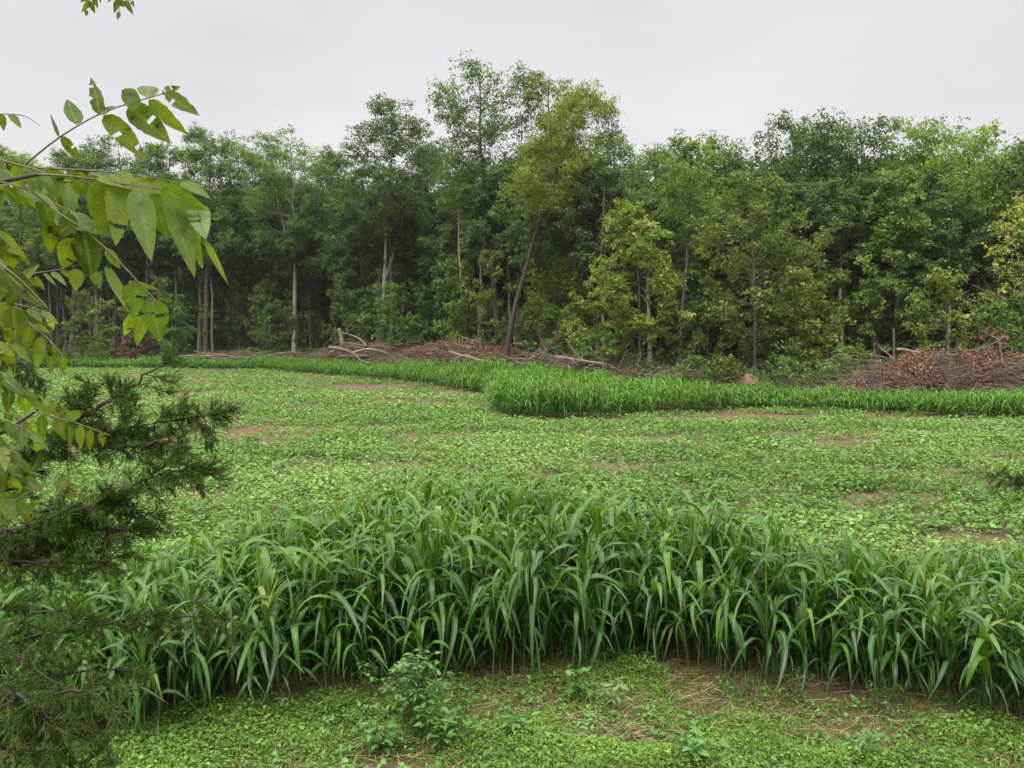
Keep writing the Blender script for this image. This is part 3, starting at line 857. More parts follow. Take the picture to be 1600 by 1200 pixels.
log('dead_limb', 'bare grey branch reaching left out of the yellow tree', 'dead branch', [(1612, 500), (1580, 470), (1550, 460), (1520, 445)], 46, .05, .02, 'stick', 12, 15)
# bare dead shrub with brown leaves at the left
dsh = gen_tree(300, 3.3, .1, 1.8, leaves=2200, ls=.2, limbs=14, clump=.45, tr=.05)
p = at(214, 560, 96)
plant_tree('dead_shrub', 'red brown dead shrub at the left edge of the wood', 'shrub', (p[0], 96, float(gz(p[0], 96))), dsh, 'dead_leaf', 'bark_dark')
dsh = gen_tree(301, 3.4, .1, .9, leaves=1300, ls=.2, limbs=12, clump=.35, tr=.05)
p = at(1548, 560, 45)
plant_tree('dead_shrub', 'red brown dead sapling sticking up behind the right of the big brush pile', 'shrub', (p[0], 45, float(gz(p[0], 45))), dsh, 'dead_leaf', 'bark_dark')
# dark conifer at the left
rngc = np.random.default_rng(310)
def conifer(label, px, d, ty, hw, seed):
    B = at(px, 560, d)
    z0 = float(gz(B[0], d))
    H = at(px, ty, d)[2] - z0
    gen = gen_tree(seed, H, .05, hw * d / F, shape='cone', leaves=9000, ls=.14, limbs=44, clump=.4, tr=.1, droop=.1)
    plant_tree('cedar_tree', label, 'tree', (B[0], d, z0), gen, 'cedar', 'bark_dark')
conifer('dark bushy cedar at the left wood edge behind the walnut leaves', 128, 90, 452, 46, 311)
conifer('smaller dark cedar at the far left wood edge', 60, 88, 470, 40, 312)

for seed, label, bx, d, tx, ty, hw in [(70, 'low dark green bush just right of the orange dirt mound', 1225, 47.5, 1225, 560, 30), (71, 'low dark green bush between the dirt mound and the big brush pile', 1282, 47.5, 1284, 566, 30), (72, 'low shaded bush left of the orange dirt mound', 1085, 50, 1086, 560, 26)]:
    front_tree(seed, label, bx, d, tx, ty, hw, 606, 'dark', 'bark', name='bush', cat='bush', limbs=12, clump=.4, ls=.17, tr=.03, shape='oval', dens=.8)
# dirt mound
mb = MB()
c = gp(1172, 611, .3)
nu, nv_ = 20, 8
V = []
r_ = np.random.default_rng(5)
for i in range(nu):
    for j in range(nv_):
        th, q = 2 * math.pi * i / nu, j / (nv_ - 1)
        rad = .62 * q * (1 + .12 * math.sin(3 * th + 1))
        V.append((rad * math.cos(th), rad * math.sin(th), .62 * (1 - q ** 1.8) - .05 + r_.normal(0, .02)))
Q = [(i * nv_ + j, i * nv_ + j + 1, ((i + 1) % nu) * nv_ + j + 1, ((i + 1) % nu) * nv_ + j) for i in range(nu) for j in range(nv_ - 1)]
mb.add(V, Q)
o = mb.build('dirt_mound', M['dirt'], smooth=True)
o.location = (c[0], c[1] + .3, float(gz(c[0], c[1])) + .1)
tag(o, 'small orange brown dirt mound at the back edge of the far sorghum strip', 'dirt mound')

# ------------------------------------------------------------------ sorghum
def ribbon(mb, base, az, el0, L, W, bend, seg, tint, rng, twist=.4, fold=.35, kink=0.0):
    """One long arching leaf blade, three vertices across."""
    s = np.linspace(0, 1, seg + 1)
    k0 = rng.uniform(.12, .42) * kink
    el = el0 - bend * ((1 - kink) * s ** 1.25 + kink * (.12 * s + .88 * ss((s - k0) / .5)))
    step = L / seg
    hx = np.concatenate([[0], np.cumsum(np.cos((el[1:] + el[:-1]) / 2) * step)])
    hz = np.concatenate([[0], np.cumsum(np.sin((el[1:] + el[:-1]) / 2) * step)])
    azs = az + rng.normal(0, .25) * s ** 1.5
    P = base + np.stack([np.cos(azs) * hx, np.sin(azs) * hx, hz], 1)
    tw = rng.normal(0, twist) * s
    T = np.stack([np.cos(azs) * np.cos(el), np.sin(azs) * np.cos(el), np.sin(el)], 1)
    S0 = np.stack([-np.sin(azs), np.cos(azs), np.zeros(seg + 1)], 1)
    N0 = np.cross(T, S0)
    S = S0 * np.cos(tw)[:, None] + N0 * np.sin(tw)[:, None]
    N = np.cross(T, S)
    w = W * np.clip(np.minimum(0.35 + s * 3.2, 1) * (1 - s ** 2.2) ** .8, .02, 1) * .5
    wav = np.sin(s * rng.uniform(9, 18) + rng.uniform(0, 6)) * .26
    fd = -fold * (1 - .6 * s)
    Lf = P + S * w[:, None] - N * (w * (fd + wav))[:, None]
    Rt = P - S * w[:, None] - N * (w * (fd - wav))[:, None]
    V = np.stack([Lf, P, Rt], 1).reshape(-1, 3)
    b = np.arange(seg)[:, None] * 3
    Q = np.concatenate([np.concatenate([b, b + 1, b + 4, b + 3], 1), np.concatenate([b + 1, b + 2, b + 5, b + 4], 1)])
    mb.add(V, Q, tint, np.tile([1, 0, 1.], seg + 1))
def gen_sorghum(seed, h=1.15, nl=9, seg=10, droop=1.0, upright=0, wide=1.0, tint=0.0, llen=1.0, lo=.16):
    rng = np.random.default_rng(seed)
    st, lf = MB(), MB()
    hs = h * .78
    k = 7
    t = np.linspace(0, 1, k)
    lean = rng.normal(0, .05 * h, 2)
    P = np.stack([lean[0] * t ** 1.5, lean[1] * t ** 1.5, hs * t - .02], 1)
    st.add(*tube(P, np.linspace(.011, .005, k), 5), tint=rng.random() * .7)
    plane = rng.uniform(0, 6.28)
    for i in range(nl):
        u = (i + rng.uniform(.0, .6)) / nl
        z = hs * (lo + (1 - lo) * u)
        base = np.array((np.interp(z / hs, t, P[:, 0]), np.interp(z / hs, t, P[:, 1]), z))
        az = plane + (i % 2) * math.pi + rng.normal(0, .5)
        el = math.radians(rng.uniform(60, 84))
        L = (.43 + .50 * math.sin(math.pi * min(1, .2 + .62 * u))) * rng.uniform(.8, 1.15) * llen * h / 1.15
        W = rng.uniform(.038, .080) * wide * (0.7 if u < .25 else 1)
        bend = rng.uniform(1.8, 3.2) * droop * (.75 if u > .8 else 1)
        bend = min(bend, el + rng.uniform(1.2, 1.5))
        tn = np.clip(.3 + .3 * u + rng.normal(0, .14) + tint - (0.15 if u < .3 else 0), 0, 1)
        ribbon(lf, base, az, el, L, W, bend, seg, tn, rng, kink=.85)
    for i in range(1 + upright):
        ribbon(lf, P[-1] - np.array((0, 0, .03)), plane + rng.uniform(0, 6), math.radians(rng.uniform(76, 88)), .36 * h * rng.uniform(.8, 1.2) * llen, .026 * wide * (1.4 if upright else 1), rng.uniform(.3, 1.1), seg, np.clip(.72 + tint + rng.normal(0, .1), 0, 1), rng, fold=.8)
    return st, lf

GRP = 'sorghum plants in the near patch'
LAB = 'green sorghum plant with arching strap leaves in the near patch'
# outline of the near patch on the ground
front = [(-250, 1215), (0, 1192), (130, 1176), (300, 1134), (500, 1102), (700, 1078), (900, 1050), (1010, 1042), (1150, 1066), (1300, 1098), (1450, 1112), (1600, 1150), (1850, 1180)]
back_d = [(-250, 9.2), (0, 9.7), (150, 10.1), (300, 10.6), (420, 11.6), (560, 12.6), (720, 13.4), (850, 13.0), (1000, 12.4), (1200, 11.6), (1400, 11.5), (1600, 11.7), (1850, 11.5)]
front_w = [gp(*p)[:2] for p in front]
back_w = [((p[0] - 800) / F * p[1] * 1.002, p[1]) for p in back_d]
patch = np.array(front_w + back_w[::-1])
rng = np.random.default_rng(21)
var = [gen_sorghum(400 + k, 1.15 * [1, 1.05, .95, 1, 1.1, .9, 1, 1.02][k % 8], [8, 7, 8, 8, 7, 8, 9, 7][k % 8], droop=[1, .9, 1.1, 1.2, .85, 1, 1.05, 1.1][k % 8], tint=[0, .05, -.06, .1, 0, -.05, .03, .12][k % 8]) for k in range(16)]
pts = []
row = 7.4
while row < 14.4:
    x = -9.0
    while x < 9.0:
        pts.append((x + rng.normal(0, .035), row + rng.normal(0, .05)))
        x += rng.uniform(.09, .24)
    row += .21
pts = np.array(pts)
pts = pts[inside(pts[:, 0], pts[:, 1], patch)]
pts = pts[rng.random(len(pts)) > .10]
pts = pts + rng.normal(0, 1, pts.shape) * np.array((.05, .11))   # a ragged edge
def patch_h(x, y):
    s = 1.05 + .08 * np.exp(-((x + .3) / 3.2) ** 2) - .20 * ss((x - 2.5) / 3)
    fy = np.interp(x, [q[0] for q in front_w], [q[1] for q in front_w])
    s = s * (.76 + .24 * ss((y - fy) / .9)) * (1 - .12 * ss((-x - 2.2) / 2)) * (1 - .18 * ss((x - 3) / 2) * ss((y - 10) / 1))
    return s * (.9 + .25 * vnoise(x * 1.2 + 20, y * 1.2, 9))
gap = (pts[:, 0] > 3.6) & (vnoise(pts[:, 0] * .8, pts[:, 1] * 2, 4) > .52) & (pts[:, 1] > 9.6) & (pts[:, 1] < 10.6)
pts = pts[~gap]
pts = pts[np.argsort(pts[:, 1] - np.interp(pts[:, 0], [q[0] for q in front_w], [q[1] for q in front_w]))]
inview = np.abs(pts[:, 0] / pts[:, 1]) < .66
pts_v = np.concatenate([pts[inview][:288], ])
rest = np.concatenate([pts[inview][288:], pts[~inview]])
vm_ = [(a.mesh('stalk', M['sorghum_stalk'], True), b.mesh('leaves', M['sorghum'], True)) for a, b in var]
def sorghum_thing(x, y, meshes, s, rz, label=LAB, group=GRP, tilt=(0, 0)):
    r = thing('sorghum_plant', label, 'crop plant', (x, y, 0), rz, group)
    r.scale = (s ** .7, s ** .7, s)
    r.rotation_euler = (tilt[0], tilt[1], rz)
    link('stalk', meshes[0], r)
    link('leaves', meshes[1], r)
    return r
for i, (x, y) in enumerate(pts_v):
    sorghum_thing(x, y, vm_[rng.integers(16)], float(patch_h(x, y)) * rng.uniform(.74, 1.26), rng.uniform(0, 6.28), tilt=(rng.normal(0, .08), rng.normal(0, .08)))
crop, stalks = MB(), MB()
for x, y in rest:
    a, b = var[rng.integers(16)]
    s = float(patch_h(x, y)) * rng.uniform(.85, 1.12)
    rz = rng.uniform(0, 6.28)
    c_, s_ = math.cos(rz), math.sin(rz)
    Mx = np.array(((c_, -s_, 0), (s_, c_, 0), (0, 0, 1))) * np.array((s ** .7, s ** .7, s))[:, None]
    tn = rng.normal(0, .06)
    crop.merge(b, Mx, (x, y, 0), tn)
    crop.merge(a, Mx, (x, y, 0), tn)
tag(crop.build('sorghum_stand', M['sorghum'], smooth=True), 'rear rows of green sorghum massed in the near patch', 'crop', kind='stuff')
# odd plants out
for k, (px, py, sd, s, rz, lab, kw) in enumerate([
    (845, 1072, 450, 1.2, .5, 'sorghum plant with very long leaves hanging straight down at the front of the patch', dict(droop=1.5, llen=1.12, nl=15, lo=.62)),
    (800, 1076, 451, 1.08, 2.0, 'droopy sorghum plant at the left of the long hanging leaves', dict(droop=1.5, llen=1.1, nl=15, lo=.6)),
    (770, 1075, 452, 1.02, 4.0, 'droopy sorghum plant furthest left beside the tall broad leaved weed', dict(droop=1.4, llen=1.05, nl=13, lo=.55)),
    (1430, 1075, 453, 1.05, 1.0, 'sorghum plant with a broad upright yellow green top leaf near the right front', dict(upright=3, wide=1.5, tint=.28)),
    (1540, 1132, 454, .9, 3.0, 'short broad leaved pale sorghum plant at the front right corner of the patch', dict(upright=1, wide=1.5, tint=.2)),
    (430, 1110, 455, 1.05, 5.0, 'upright yellow green sorghum plant at the left front of the patch', dict(upright=2, wide=1.2, tint=.2)),
    (120, 1110, 456, .95, 2.5, 'pale broad leaved sorghum plant behind the cedar boughs', dict(upright=1, wide=1.5, tint=.2)),
    (1090, 1056, 457, .95, 2.2, 'sorghum plant with a short bent pale leaf at the middle front', dict(upright=1, droop=1.3, tint=.15)),
]):
    w = gp(px, py)
    a, b = gen_sorghum(sd, 1.15, **{'nl': 10, **kw})
    sorghum_thing(w[0], w[1], (a.mesh('stalk', M['sorghum_stalk'], True), b.mesh('leaves', M['sorghum'], True)), s, rz, lab, None)

# the far strip along the wood and its wide block
fs_front = [(-46 * 1.6, 87.5), (-47, 86.2), (-26.5, 85.5), (-17.6, 75.8)] + [tuple(gp(*p)[:2]) for p in ((640, 598), (770, 618), (768, 650), (845, 657), (930, 651), (1000, 648), (1120, 640), (1170, 637), (1210, 640), (1300, 643), (1400, 648), (1500, 655), (1600, 658), (1750, 662))]
fs_back = []
for x in np.linspace(27, -74, 40):
    w = np.interp(x, [-60, -26, -12, -4, 1, 6, 9, 11, 13, 27], [5, 5, 5, 5.0, 3.5, 2.0, 2.2, 2.6, 2.6, 2.0])
    fs_back.append((x, y_edge(x) + w))
strip = np.array(fs_front + fs_back)
def far_plant(seed, nl=7, seg=4):
    return gen_sorghum(seed, 1.2, nl, seg, wide=1.1)[1]
fvar = [far_plant(500 + k) for k in range(10)]
n = 90000
fx = rng.uniform(-74, 27, n)
fy = rng.uniform(33, 93, n)
kp = inside(fx, fy, strip) & (np.abs(fx / fy) < .72)
fx, fy = fx[kp], fy[kp]
dens_keep = rng.random(len(fx)) < np.interp(fy, [35, 60, 90], [1, .8, .5])
fx, fy = fx[dens_keep], fy[dens_keep]
fx = fx + rng.normal(0, .22, len(fx))
fy = fy + rng.normal(0, .30, len(fy))
far = MB()
for x, y in zip(fx, fy):
    h = np.interp(x, [-60, -26, -8, -2, 2, 8, 11, 14, 27], [.85, .85, 1.0, 1.15, 1.2, 1.05, .78, .72, .82]) * rng.uniform(.7, 1.25) * (.72 + .56 * float(vnoise(np.array([x * .6 + 100]), np.array([y * .6]), 2)[0]))
    rz = rng.uniform(0, 6.28)
    c_, s_ = math.cos(rz), math.sin(rz)
    Mx = np.array(((c_, -s_, 0), (s_, c_, 0), (0, 0, 1))) * np.array((1.0, 1.0, h))[:, None]
    far.merge(fvar[rng.integers(10)], Mx, (x, y, float(gz(x, y)) - .02), rng.normal(0, .08))
print('far plants', len(fx), 'near', len(pts))
tag(far.build('sorghum_strip', M['sorghum_far'], smooth=True), 'bright green strip of far sorghum running along the foot of the wood', 'crop', kind='stuff')

# ------------------------------------------------------------------ low broadleaf crop over the field
rng = np.random.default_rng(33)
bare = [(560, 606, 60, 4), (480, 722, 26, 7), (390, 676, 24, 6), (1100, 812, 60, 10), (1400, 776, 110, 7), (1300, 690, 140, 5), (1170, 650, 110, 6), (1540, 840, 90, 18), (1060, 760, 20, 5), (870, 748, 14, 6), (620, 690, 20, 5), (900, 655, 90, 4), (430, 800, 40, 10), (270, 690, 40, 6)]
def cover(y0, y1, dens, size, plant):
    n = int(dens * .66 * (y1 ** 2 - y0 ** 2) * 1.0)
    u = rng.random(n)
    y = np.sqrt(y0 ** 2 + u * (y1 ** 2 - y0 ** 2))
    x = rng.uniform(-.66, .66, n) * y
    k = .36 * vnoise(x * .35 + 9, y * .55, 5) + .26 * vnoise(x * 1.1, y * 1.5, 6) + .17 * vnoise(x * 3.1, y * 3.3, 8) + .21 * vnoise(x * .13 + 4, y * .9, 12)
    thr = np.full(n, .345) + .15 * ss((y - 22) / 40)
    for (bx, by, rx, ry) in bare:
        c = gp(bx, by)
        ex, ey = rx * c[1] / F, max(ry * c[1] ** 2 / (F * CAM_Z), .25)
        q = ((x - c[0]) / ex) ** 2 + ((y - c[1]) / ey) ** 2
        thr += .38 * np.exp(-q * .8)
    kp = (k > thr + rng.normal(0, .09, n)) & ~inside(x, y, strip) & ~inside(x, y, patch) & (y < y_edge(x) + 1)
    fyw = np.interp(x, [q[0] for q in back_w], [q[1] for q in back_w])
    kp &= y > fyw + .1
    x, y, k = x[kp], y[kp], k[kp]
    n = len(x)
    big = np.clip(.6 + 1.1 * (k - .3) + rng.normal(0, .22, n), .4, 1.6)
    L = plant
    X = np.repeat(x, L); Y_ = np.repeat(y, L); B = np.repeat(big, L)
    m = len(X)
    az = rng.uniform(0, 6.28, m)
    r = rng.random(m) ** .6 * .11 * B * (size / .08)
    P = np.stack([X + r * np.cos(az), Y_ + r * np.sin(az), gz(X, Y_) + .02 + rng.random(m) * .22 * B], 1)
    el = rng.normal(-.1, .35, m)
    D = np.stack([np.cos(az) * np.cos(el), np.sin(az) * np.cos(el), np.sin(el)], 1)
    N = nrm(np.stack([np.cos(az) * .25, np.sin(az) * .25, np.ones(m)], 1) + rng.normal(0, .28, (m, 3)))
    ln = size * B * rng.uniform(.65, 1.3, m)
    pt = np.repeat(rng.normal(0, .15, n), L)
    leaf_quads(mbc, P, D, N, ln, ln * rng.uniform(.6, .85, m), np.clip(.42 + np.repeat(vnoise(x * .22 + 70, y * .5, 41) - .5, L) * .5 + pt + rng.normal(0, .18, m), 0, 1))
mbc = MB()
cover(9.4, 22, 52, .098, 9)
cover(22, 40, 42, .115, 7)
cover(40, 92, 22, .16, 5)
print('cover leaves', mbc.n // 4)
tag(mbc.build('field_crop', M['cover']), 'low bright green broadleaf crop covering the open field', 'ground cover', kind='stuff')

# ------------------------------------------------------------------ foreground ground cover
rng = np.random.default_rng(44)
def fg_points(n):
    x, y = rng.uniform(-6.4, 6.4, n), rng.uniform(5.6, 10.0, n)
    fy = np.interp(x, [q[0] for q in front_w], [q[1] for q in front_w])
    return x, y, fy
n = 420000
x, y, fy = fg_points(n)
k = .55 * vnoise(x * .9 + 5, y * 1.3, 15) + .3 * vnoise(x * 2.6, y * 3, 16) + .15 * vnoise(x * 8, y * 8, 17)
edge = ss((y - fy + .35) / .5)
kp = (y < fy + .6) & (k > .41 + .22 * edge + rng.normal(0, .09, n))
x, y, k = x[kp], y[kp], k[kp]
n = len(x)
ch = MB()
hgt = .01 + .16 * np.clip((k - .4) * 3, 0.08, 1) * rng.random(n)
nv = nrm(rng.normal(0, .4, (n, 3)) + np.array((0, 0, 1)))
ln = np.where(rng.random(n) < .80, rng.uniform(.010, .028, n), rng.uniform(.030, .058, n))
leaf_quads(ch, np.stack([x, y, hgt], 1), rng.normal(0, 1, (n, 3)) * np.array((1, 1, .35)), nv, ln, ln * rng.uniform(.45, .8, n), np.clip(-.05 + k * .4 + .55 * vnoise(x * 1.7 + 31, y * 2.1, 77) + rng.normal(0, .2, n), 0, 1))
n2 = 34000                                           # fine grass among it
x, y, fy = fg_points(n2)
k = vnoise(x * 1.1 + 50, y * 1.4, 25)
kp = (y < fy) & (k > .42)
x, y = x[kp], y[kp]
m = len(x)
d = nrm(rng.normal(0, .45, (m, 3)) + np.array((0, 0, 1)))
leaf_quads(ch, np.stack([x, y, np.zeros(m)], 1), d, rng.normal(0, 1, (m, 3)), rng.uniform(.05, .2, m), rng.uniform(.004, .009, m), rng.uniform(.2, .8, m))
tag(ch.build('ground_cover', M['chick']), 'low matted green weeds over the bare soil in front of the near sorghum', 'ground cover', kind='stuff')
sw = MB()
n = 14000
x, y, fy = fg_points(n)
k = vnoise(x * .9 + 5, y * 1.3, 15)
kp = (k < .64) & (y < fy + .8)
x, y = x[kp], y[kp]
m = len(x)
az = rng.normal(0.2, .9, m)
D = np.stack([np.cos(az), np.sin(az), rng.normal(.02, .1, m)], 1)
leaf_quads(sw, np.stack([x, y, rng.uniform(.01, .10, m)], 1), D, rng.normal(0, .3, (m, 3)) + np.array((0, 0, 1)), rng.uniform(.08, .32, m), rng.uniform(.003, .008, m), rng.random(m))
n = 9000
x, y, fy = fg_points(n)
kp = (vnoise(x * .9 + 5, y * 1.3, 15) < .6) & (y < fy + 1.2)
x, y = x[kp], y[kp]
m = len(x)
leaf_quads(sw, np.stack([x, y, rng.uniform(.004, .03, m)], 1), rng.normal(0, 1, (m, 3)) * np.array((1, 1, .3)), rng.normal(0, .5, (m, 3)) + np.array((0, 0, 1)), rng.uniform(.01, .05, m), rng.uniform(.006, .03, m), rng.random(m) * .45)
tag(sw.build('straw', M['straw']), 'dry straw and dead stems lying on the soil in front of the sorghum', 'straw', kind='stuff')

# ------------------------------------------------------------------ weeds one by one
def blade(mb, base, d, nvec, L, W, tint, curl=.25, nseg=5, tip=1.3, ragged=None, rag=.16):
    """An ovate leaf, three vertices across."""
    d = nrm(np.asarray(d, float))
    s = nrm(np.cross(d, nvec))
    nn = np.cross(s, d)
    t = np.linspace(0, 1, nseg + 1)
    P = np.asarray(base) + d * (t * L)[:, None] - nn * (curl * L * t ** 2)[:, None]
    w = W * .5 * np.clip(np.sin(np.pi * np.clip(t, .0, 1) ** .72) ** .75 * (1 - .25 * t ** tip), .015, 1)
    wl, wr = w.copy(), w.copy()
    if ragged is not None:
        wl *= 1 - np.abs(ragged.normal(0, rag, nseg + 1))
        wr *= 1 - np.abs(ragged.normal(0, rag, nseg + 1))
    up = nn * (w * .28)[:, None]
    V = np.stack([P + s * wl[:, None] + up, P, P - s * wr[:, None] + up], 1).reshape(-1, 3)
    b = np.arange(nseg)[:, None] * 3
    Q = np.concatenate([np.concatenate([b, b + 1, b + 4, b + 3], 1), np.concatenate([b + 1, b + 2, b + 5, b + 4], 1)])
    if ragged is not None and ragged.random() < .22:   # insect holes
        Q = np.delete(Q, ragged.integers(3, len(Q) - 3, ragged.integers(1, 3)), axis=0)
    mb.add(V, Q, tint, np.tile([1, 0, 1.], nseg + 1), np.repeat(t, 3))
def weed(label, px, py, h, seed, branches=10, lv=9, ll=.07, lw=.6, spread=.30, mat='weed', name='weed', cat='weed'):
    rng = np.random.default_rng(seed)
    w = gp(px, py)
    root = thing(name, label, cat, (w[0], w[1], 0))
    st, lf = MB(), MB()
    t = np.linspace(0, 1, 8)
    P = np.stack([rng.normal(0, .02) * t, rng.normal(0, .02) * t, h * t * .97], 1)
    st.add(*tube(P, np.linspace(.009, .003, 8) * max(.5, h / .8), 5), tint=.5)
    def leaves_on(A, B, n, big):
        for i in range(n):
            q = rng.uniform(.2, 1)
            b = A + (B - A) * q
            az = rng.uniform(0, 6.28)
            d = np.array((math.cos(az), math.sin(az), rng.uniform(-.25, .5)))
            L = ll * big * rng.uniform(.6, 1.25)
            pet = b + nrm(d) * L * .35
            st.add(*tube(np.array([b, (b + pet) / 2, pet]), np.array([.0022, .0018, .0015]), 4), tint=.7)
            blade(lf, pet, d, np.array((d[0] * -.3, d[1] * -.3, 1)) + rng.normal(0, .25, 3), L, L * lw, np.clip(.45 + rng.normal(0, .22), 0, 1), curl=rng.uniform(.1, .35))
    leaves_on(P[1], P[-1], lv * 2, .9)
    for i in range(branches):
        u = .08 + .8 * (i + rng.random()) / branches
        b = np.array([np.interp(u, t, P[:, j]) for j in range(3)])
        az = i * 2.4 + rng.normal(0, .3)
        L = spread * h * (1.15 - u) * rng.uniform(.8, 1.2) + .05
        e = b + np.array((math.cos(az) * L, math.sin(az) * L, L * rng.uniform(.5, 1.1)))
        st.add(*tube(bez(b, (b + e) / 2 - np.array((0, 0, .03)), e, 4), np.array([.004, .0035, .003, .002]), 4), tint=.6)
        leaves_on(b, e, lv, 1.0 - .35 * u)
    st.build('stem', M['sorghum_stalk'], root)
    lf.build('foliage', M[mat], root, smooth=True)
    return root
weed('tall bushy broadleaf weed standing at the front of the near sorghum', 650, 1150, .76, 601, 28, 17, .10, .48, .42)
weed('lower broadleaf clump at the foot of the tall bushy weed, to its right', 690, 1172, .30, 602, 12, 9, .095, .55, .7)
weed('lower broadleaf clump at the foot of the tall bushy weed, to its left', 592, 1178, .27, 603, 11, 9, .095, .55, .7)
weed('round leaved weed at the sorghum edge between hanging leaves and pale weed', 905, 1096, .34, 604, 6, 5, .10, .75, .5)
weed('pale green upright narrow leaved weed in the middle foreground', 955, 1112, .36, 605, 3, 6, .12, .3, .3, mat='weed_pale')
weed('ferny low weed at the sorghum edge right of the short grass', 1250, 1100, .28, 606, 7, 7, .055, .5, .6)
weed('bright weed with long leaves at the bottom right', 1345, 1192, .26, 607, 6, 6, .11, .42, .5)
weed('dull grey green broadleaf seedling at the bottom middle', 1082, 1200, .26, 608, 5, 6, .11, .8, .6)
weed('large leaved dock weed left of the pale upright weed', 805, 1150, .20, 609, 3, 5, .15, .4, .5)
weed('leafy weed in the dark gap at the middle of the sorghum front', 1008, 1066, .26, 610, 7, 8, .05, .6, .6)
weed('small leafy weed left of the tall bushy weed, against the sorghum', 575, 1098, .42, 611, 5, 6, .07, .6, .4)
weed('small pale rosette weed at the left foreground', 440, 1112, .18, 612, 3, 6, .07, .5, .5, mat='weed_pale')
weed('small dark leafy weed at the right foreground edge', 1375, 1115, .30, 613, 7, 7, .06, .5, .6)
rng = np.random.default_rng(71)
sm = MB()                                           # seedlings nobody could count
for i in range(2400):
    x, y = rng.uniform(-6.5, 6.5), rng.uniform(5.5, 9.3)
    fy = np.interp(x, [q[0] for q in front_w], [q[1] for q in front_w])
    if y > fy - .1 or vnoise(np.array([x * 1.3]), np.array([y * 1.3]), 61)[0] < .35:
        continue
    L0 = rng.uniform(.025, .07)
    tn = np.clip(rng.normal(.6, .25), 0, 1)
    for j in range(rng.integers(4, 9)):
        az = rng.uniform(0, 6.28)
        b = np.array((x + rng.normal(0, .03), y + rng.normal(0, .03), rng.uniform(.03, .13)))
        blade(sm, b, (math.cos(az), math.sin(az), rng.normal(0, .3)), np.array((0, 0, 1)) + rng.normal(0, .3, 3), L0 * rng.uniform(.7, 1.3), L0 * rng.uniform(.5, .9), tn, nseg=4)
tag(sm.build('seedlings', M['weed'], smooth=True), 'scattered small broadleaf seedlings among the matted green weeds', 'ground cover', kind='stuff')
def grass_tuft(label, px, py, n, h, seed):
    rng = np.random.default_rng(seed)
    w = gp(px, py)
    mb = MB()
    for i in range(n):
        ribbon(mb, np.array((rng.normal(0, .03), rng.normal(0, .03), 0)), rng.uniform(0, 6.28), math.radians(rng.uniform(60, 86)), h * rng.uniform(.5, 1.2), rng.uniform(.006, .013), rng.uniform(.6, 2.4), 8, np.clip(rng.normal(.6, .15), 0, 1), rng)
    o = mb.build('grass_tuft', M['sorghum'], smooth=True)
    o.location = (w[0], w[1], 0)
    tag(o, label, 'grass')
grass_tuft('loose tuft of long thin arching grass at the middle of the sorghum front', 1160, 1096, 16, .5, 701)
grass_tuft('single arching grass tuft at the right of the loose tuft', 1222, 1112, 6, .4, 702)
grass_tuft('small upright bright grass tuft in the left foreground', 478, 1178, 26, .22, 703)
grass_tuft('thin grass tuft at the left edge of the bushy weed', 740, 1182, 20, .22, 704)
grass_tuft('dry bent grass tuft at the left sorghum edge', 330, 1120, 14, .38, 705)
# stone
sb = MB()
V = []
for i in range(12):
    for j in range(7):
        th, ph = 2 * math.pi * i / 12, math.pi * j / 6
        k = 1 + .12 * math.sin(3 * th + ph * 2)
        V.append((.055 * k * math.sin(ph) * math.cos(th), .04 * k * math.sin(ph) * math.sin(th), .03 * math.cos(ph)))
sb.add(V, [(i * 7 + j, i * 7 + j + 1, ((i + 1) % 12) * 7 + j + 1, ((i + 1) % 12) * 7 + j) for i in range(12) for j in range(6)])
o = sb.build('stone', M['dead'], smooth=True)
w = gp(1103, 1073)
o.location = (w[0], w[1], .02)
tag(o, 'small pale stone on the bare soil at the middle of the sorghum front', 'stone')

# ------------------------------------------------------------------ near branches: walnut at the left
rng = np.random.default_rng(81)
def v_to_cam(p):
    return nrm(CAMP - p)
wal = thing('walnut_tree', 'walnut tree whose leafy branches hang into the picture at the left', 'tree', (-2.3, 1.7, 0))
WO = np.array((-2.3, 1.7, 0))
mb = MB()
tt = np.linspace(0, 1, 12)
mb.add(*tube(np.stack([.05 * np.sin(tt * 5), .04 * np.cos(tt * 4), 7.5 * tt - .1], 1), .13 * (1 - .6 * tt), 10))
mb.build('trunk', M['bark'], wal, smooth=True)
def wbranch(pts, r0, r1, n=14):
    P = smoothline(np.array(pts), n) - WO
    b = MB()
    b.add(*tube(P, np.linspace(r0, r1, n), 7))
    b.build('branch', M['bark'], wal, smooth=True)
def cleaf(rach, d, leaflets, tint=0.0, rr=.0022, name='compound_leaf'):
    """A compound leaf: rachis through pixels, leaflets as (base px, base py, tip px, tip py, width px, depth shift of the tip, tint shift)."""
    mb = MB()
    st = MB()
    if rach:
        P = smoothline(np.array([at(q[0], q[1], d + (q[2] if len(q) > 2 else 0)) for q in rach]), 12) - WO
        st.add(*tube(P, np.linspace(rr, rr * .5, 12), 5), tint=.4)
    for (bx, by, tx, ty, w, dd, tn) in leaflets:
        d0 = d + rng.normal(0, .015)
        B, T = at(bx, by, d0), at(tx, ty, d0 + dd)
        L = np.linalg.norm(T - B)
        nv = v_to_cam(B) + rng.normal(0, .28, 3) + np.array((0, 0, .25))
        tlt = math.cos(math.atan2(abs(dd), 1e-3 + np.linalg.norm((T - B)[[0, 2]])))
        blade(mb, B - WO, T - B, nv, L, w * d / F * 1.02, np.clip(.45 + tint + tn + rng.normal(0, .12), 0, 1), curl=rng.uniform(-.05, .22), nseg=14, ragged=rng, rag=.16 if rng.random() < .2 else .045)
    o = st.build('leaf_stalk', M['rachis'], wal)
    mb.build('foliage', M['walnut'], o, smooth=True)
    return o
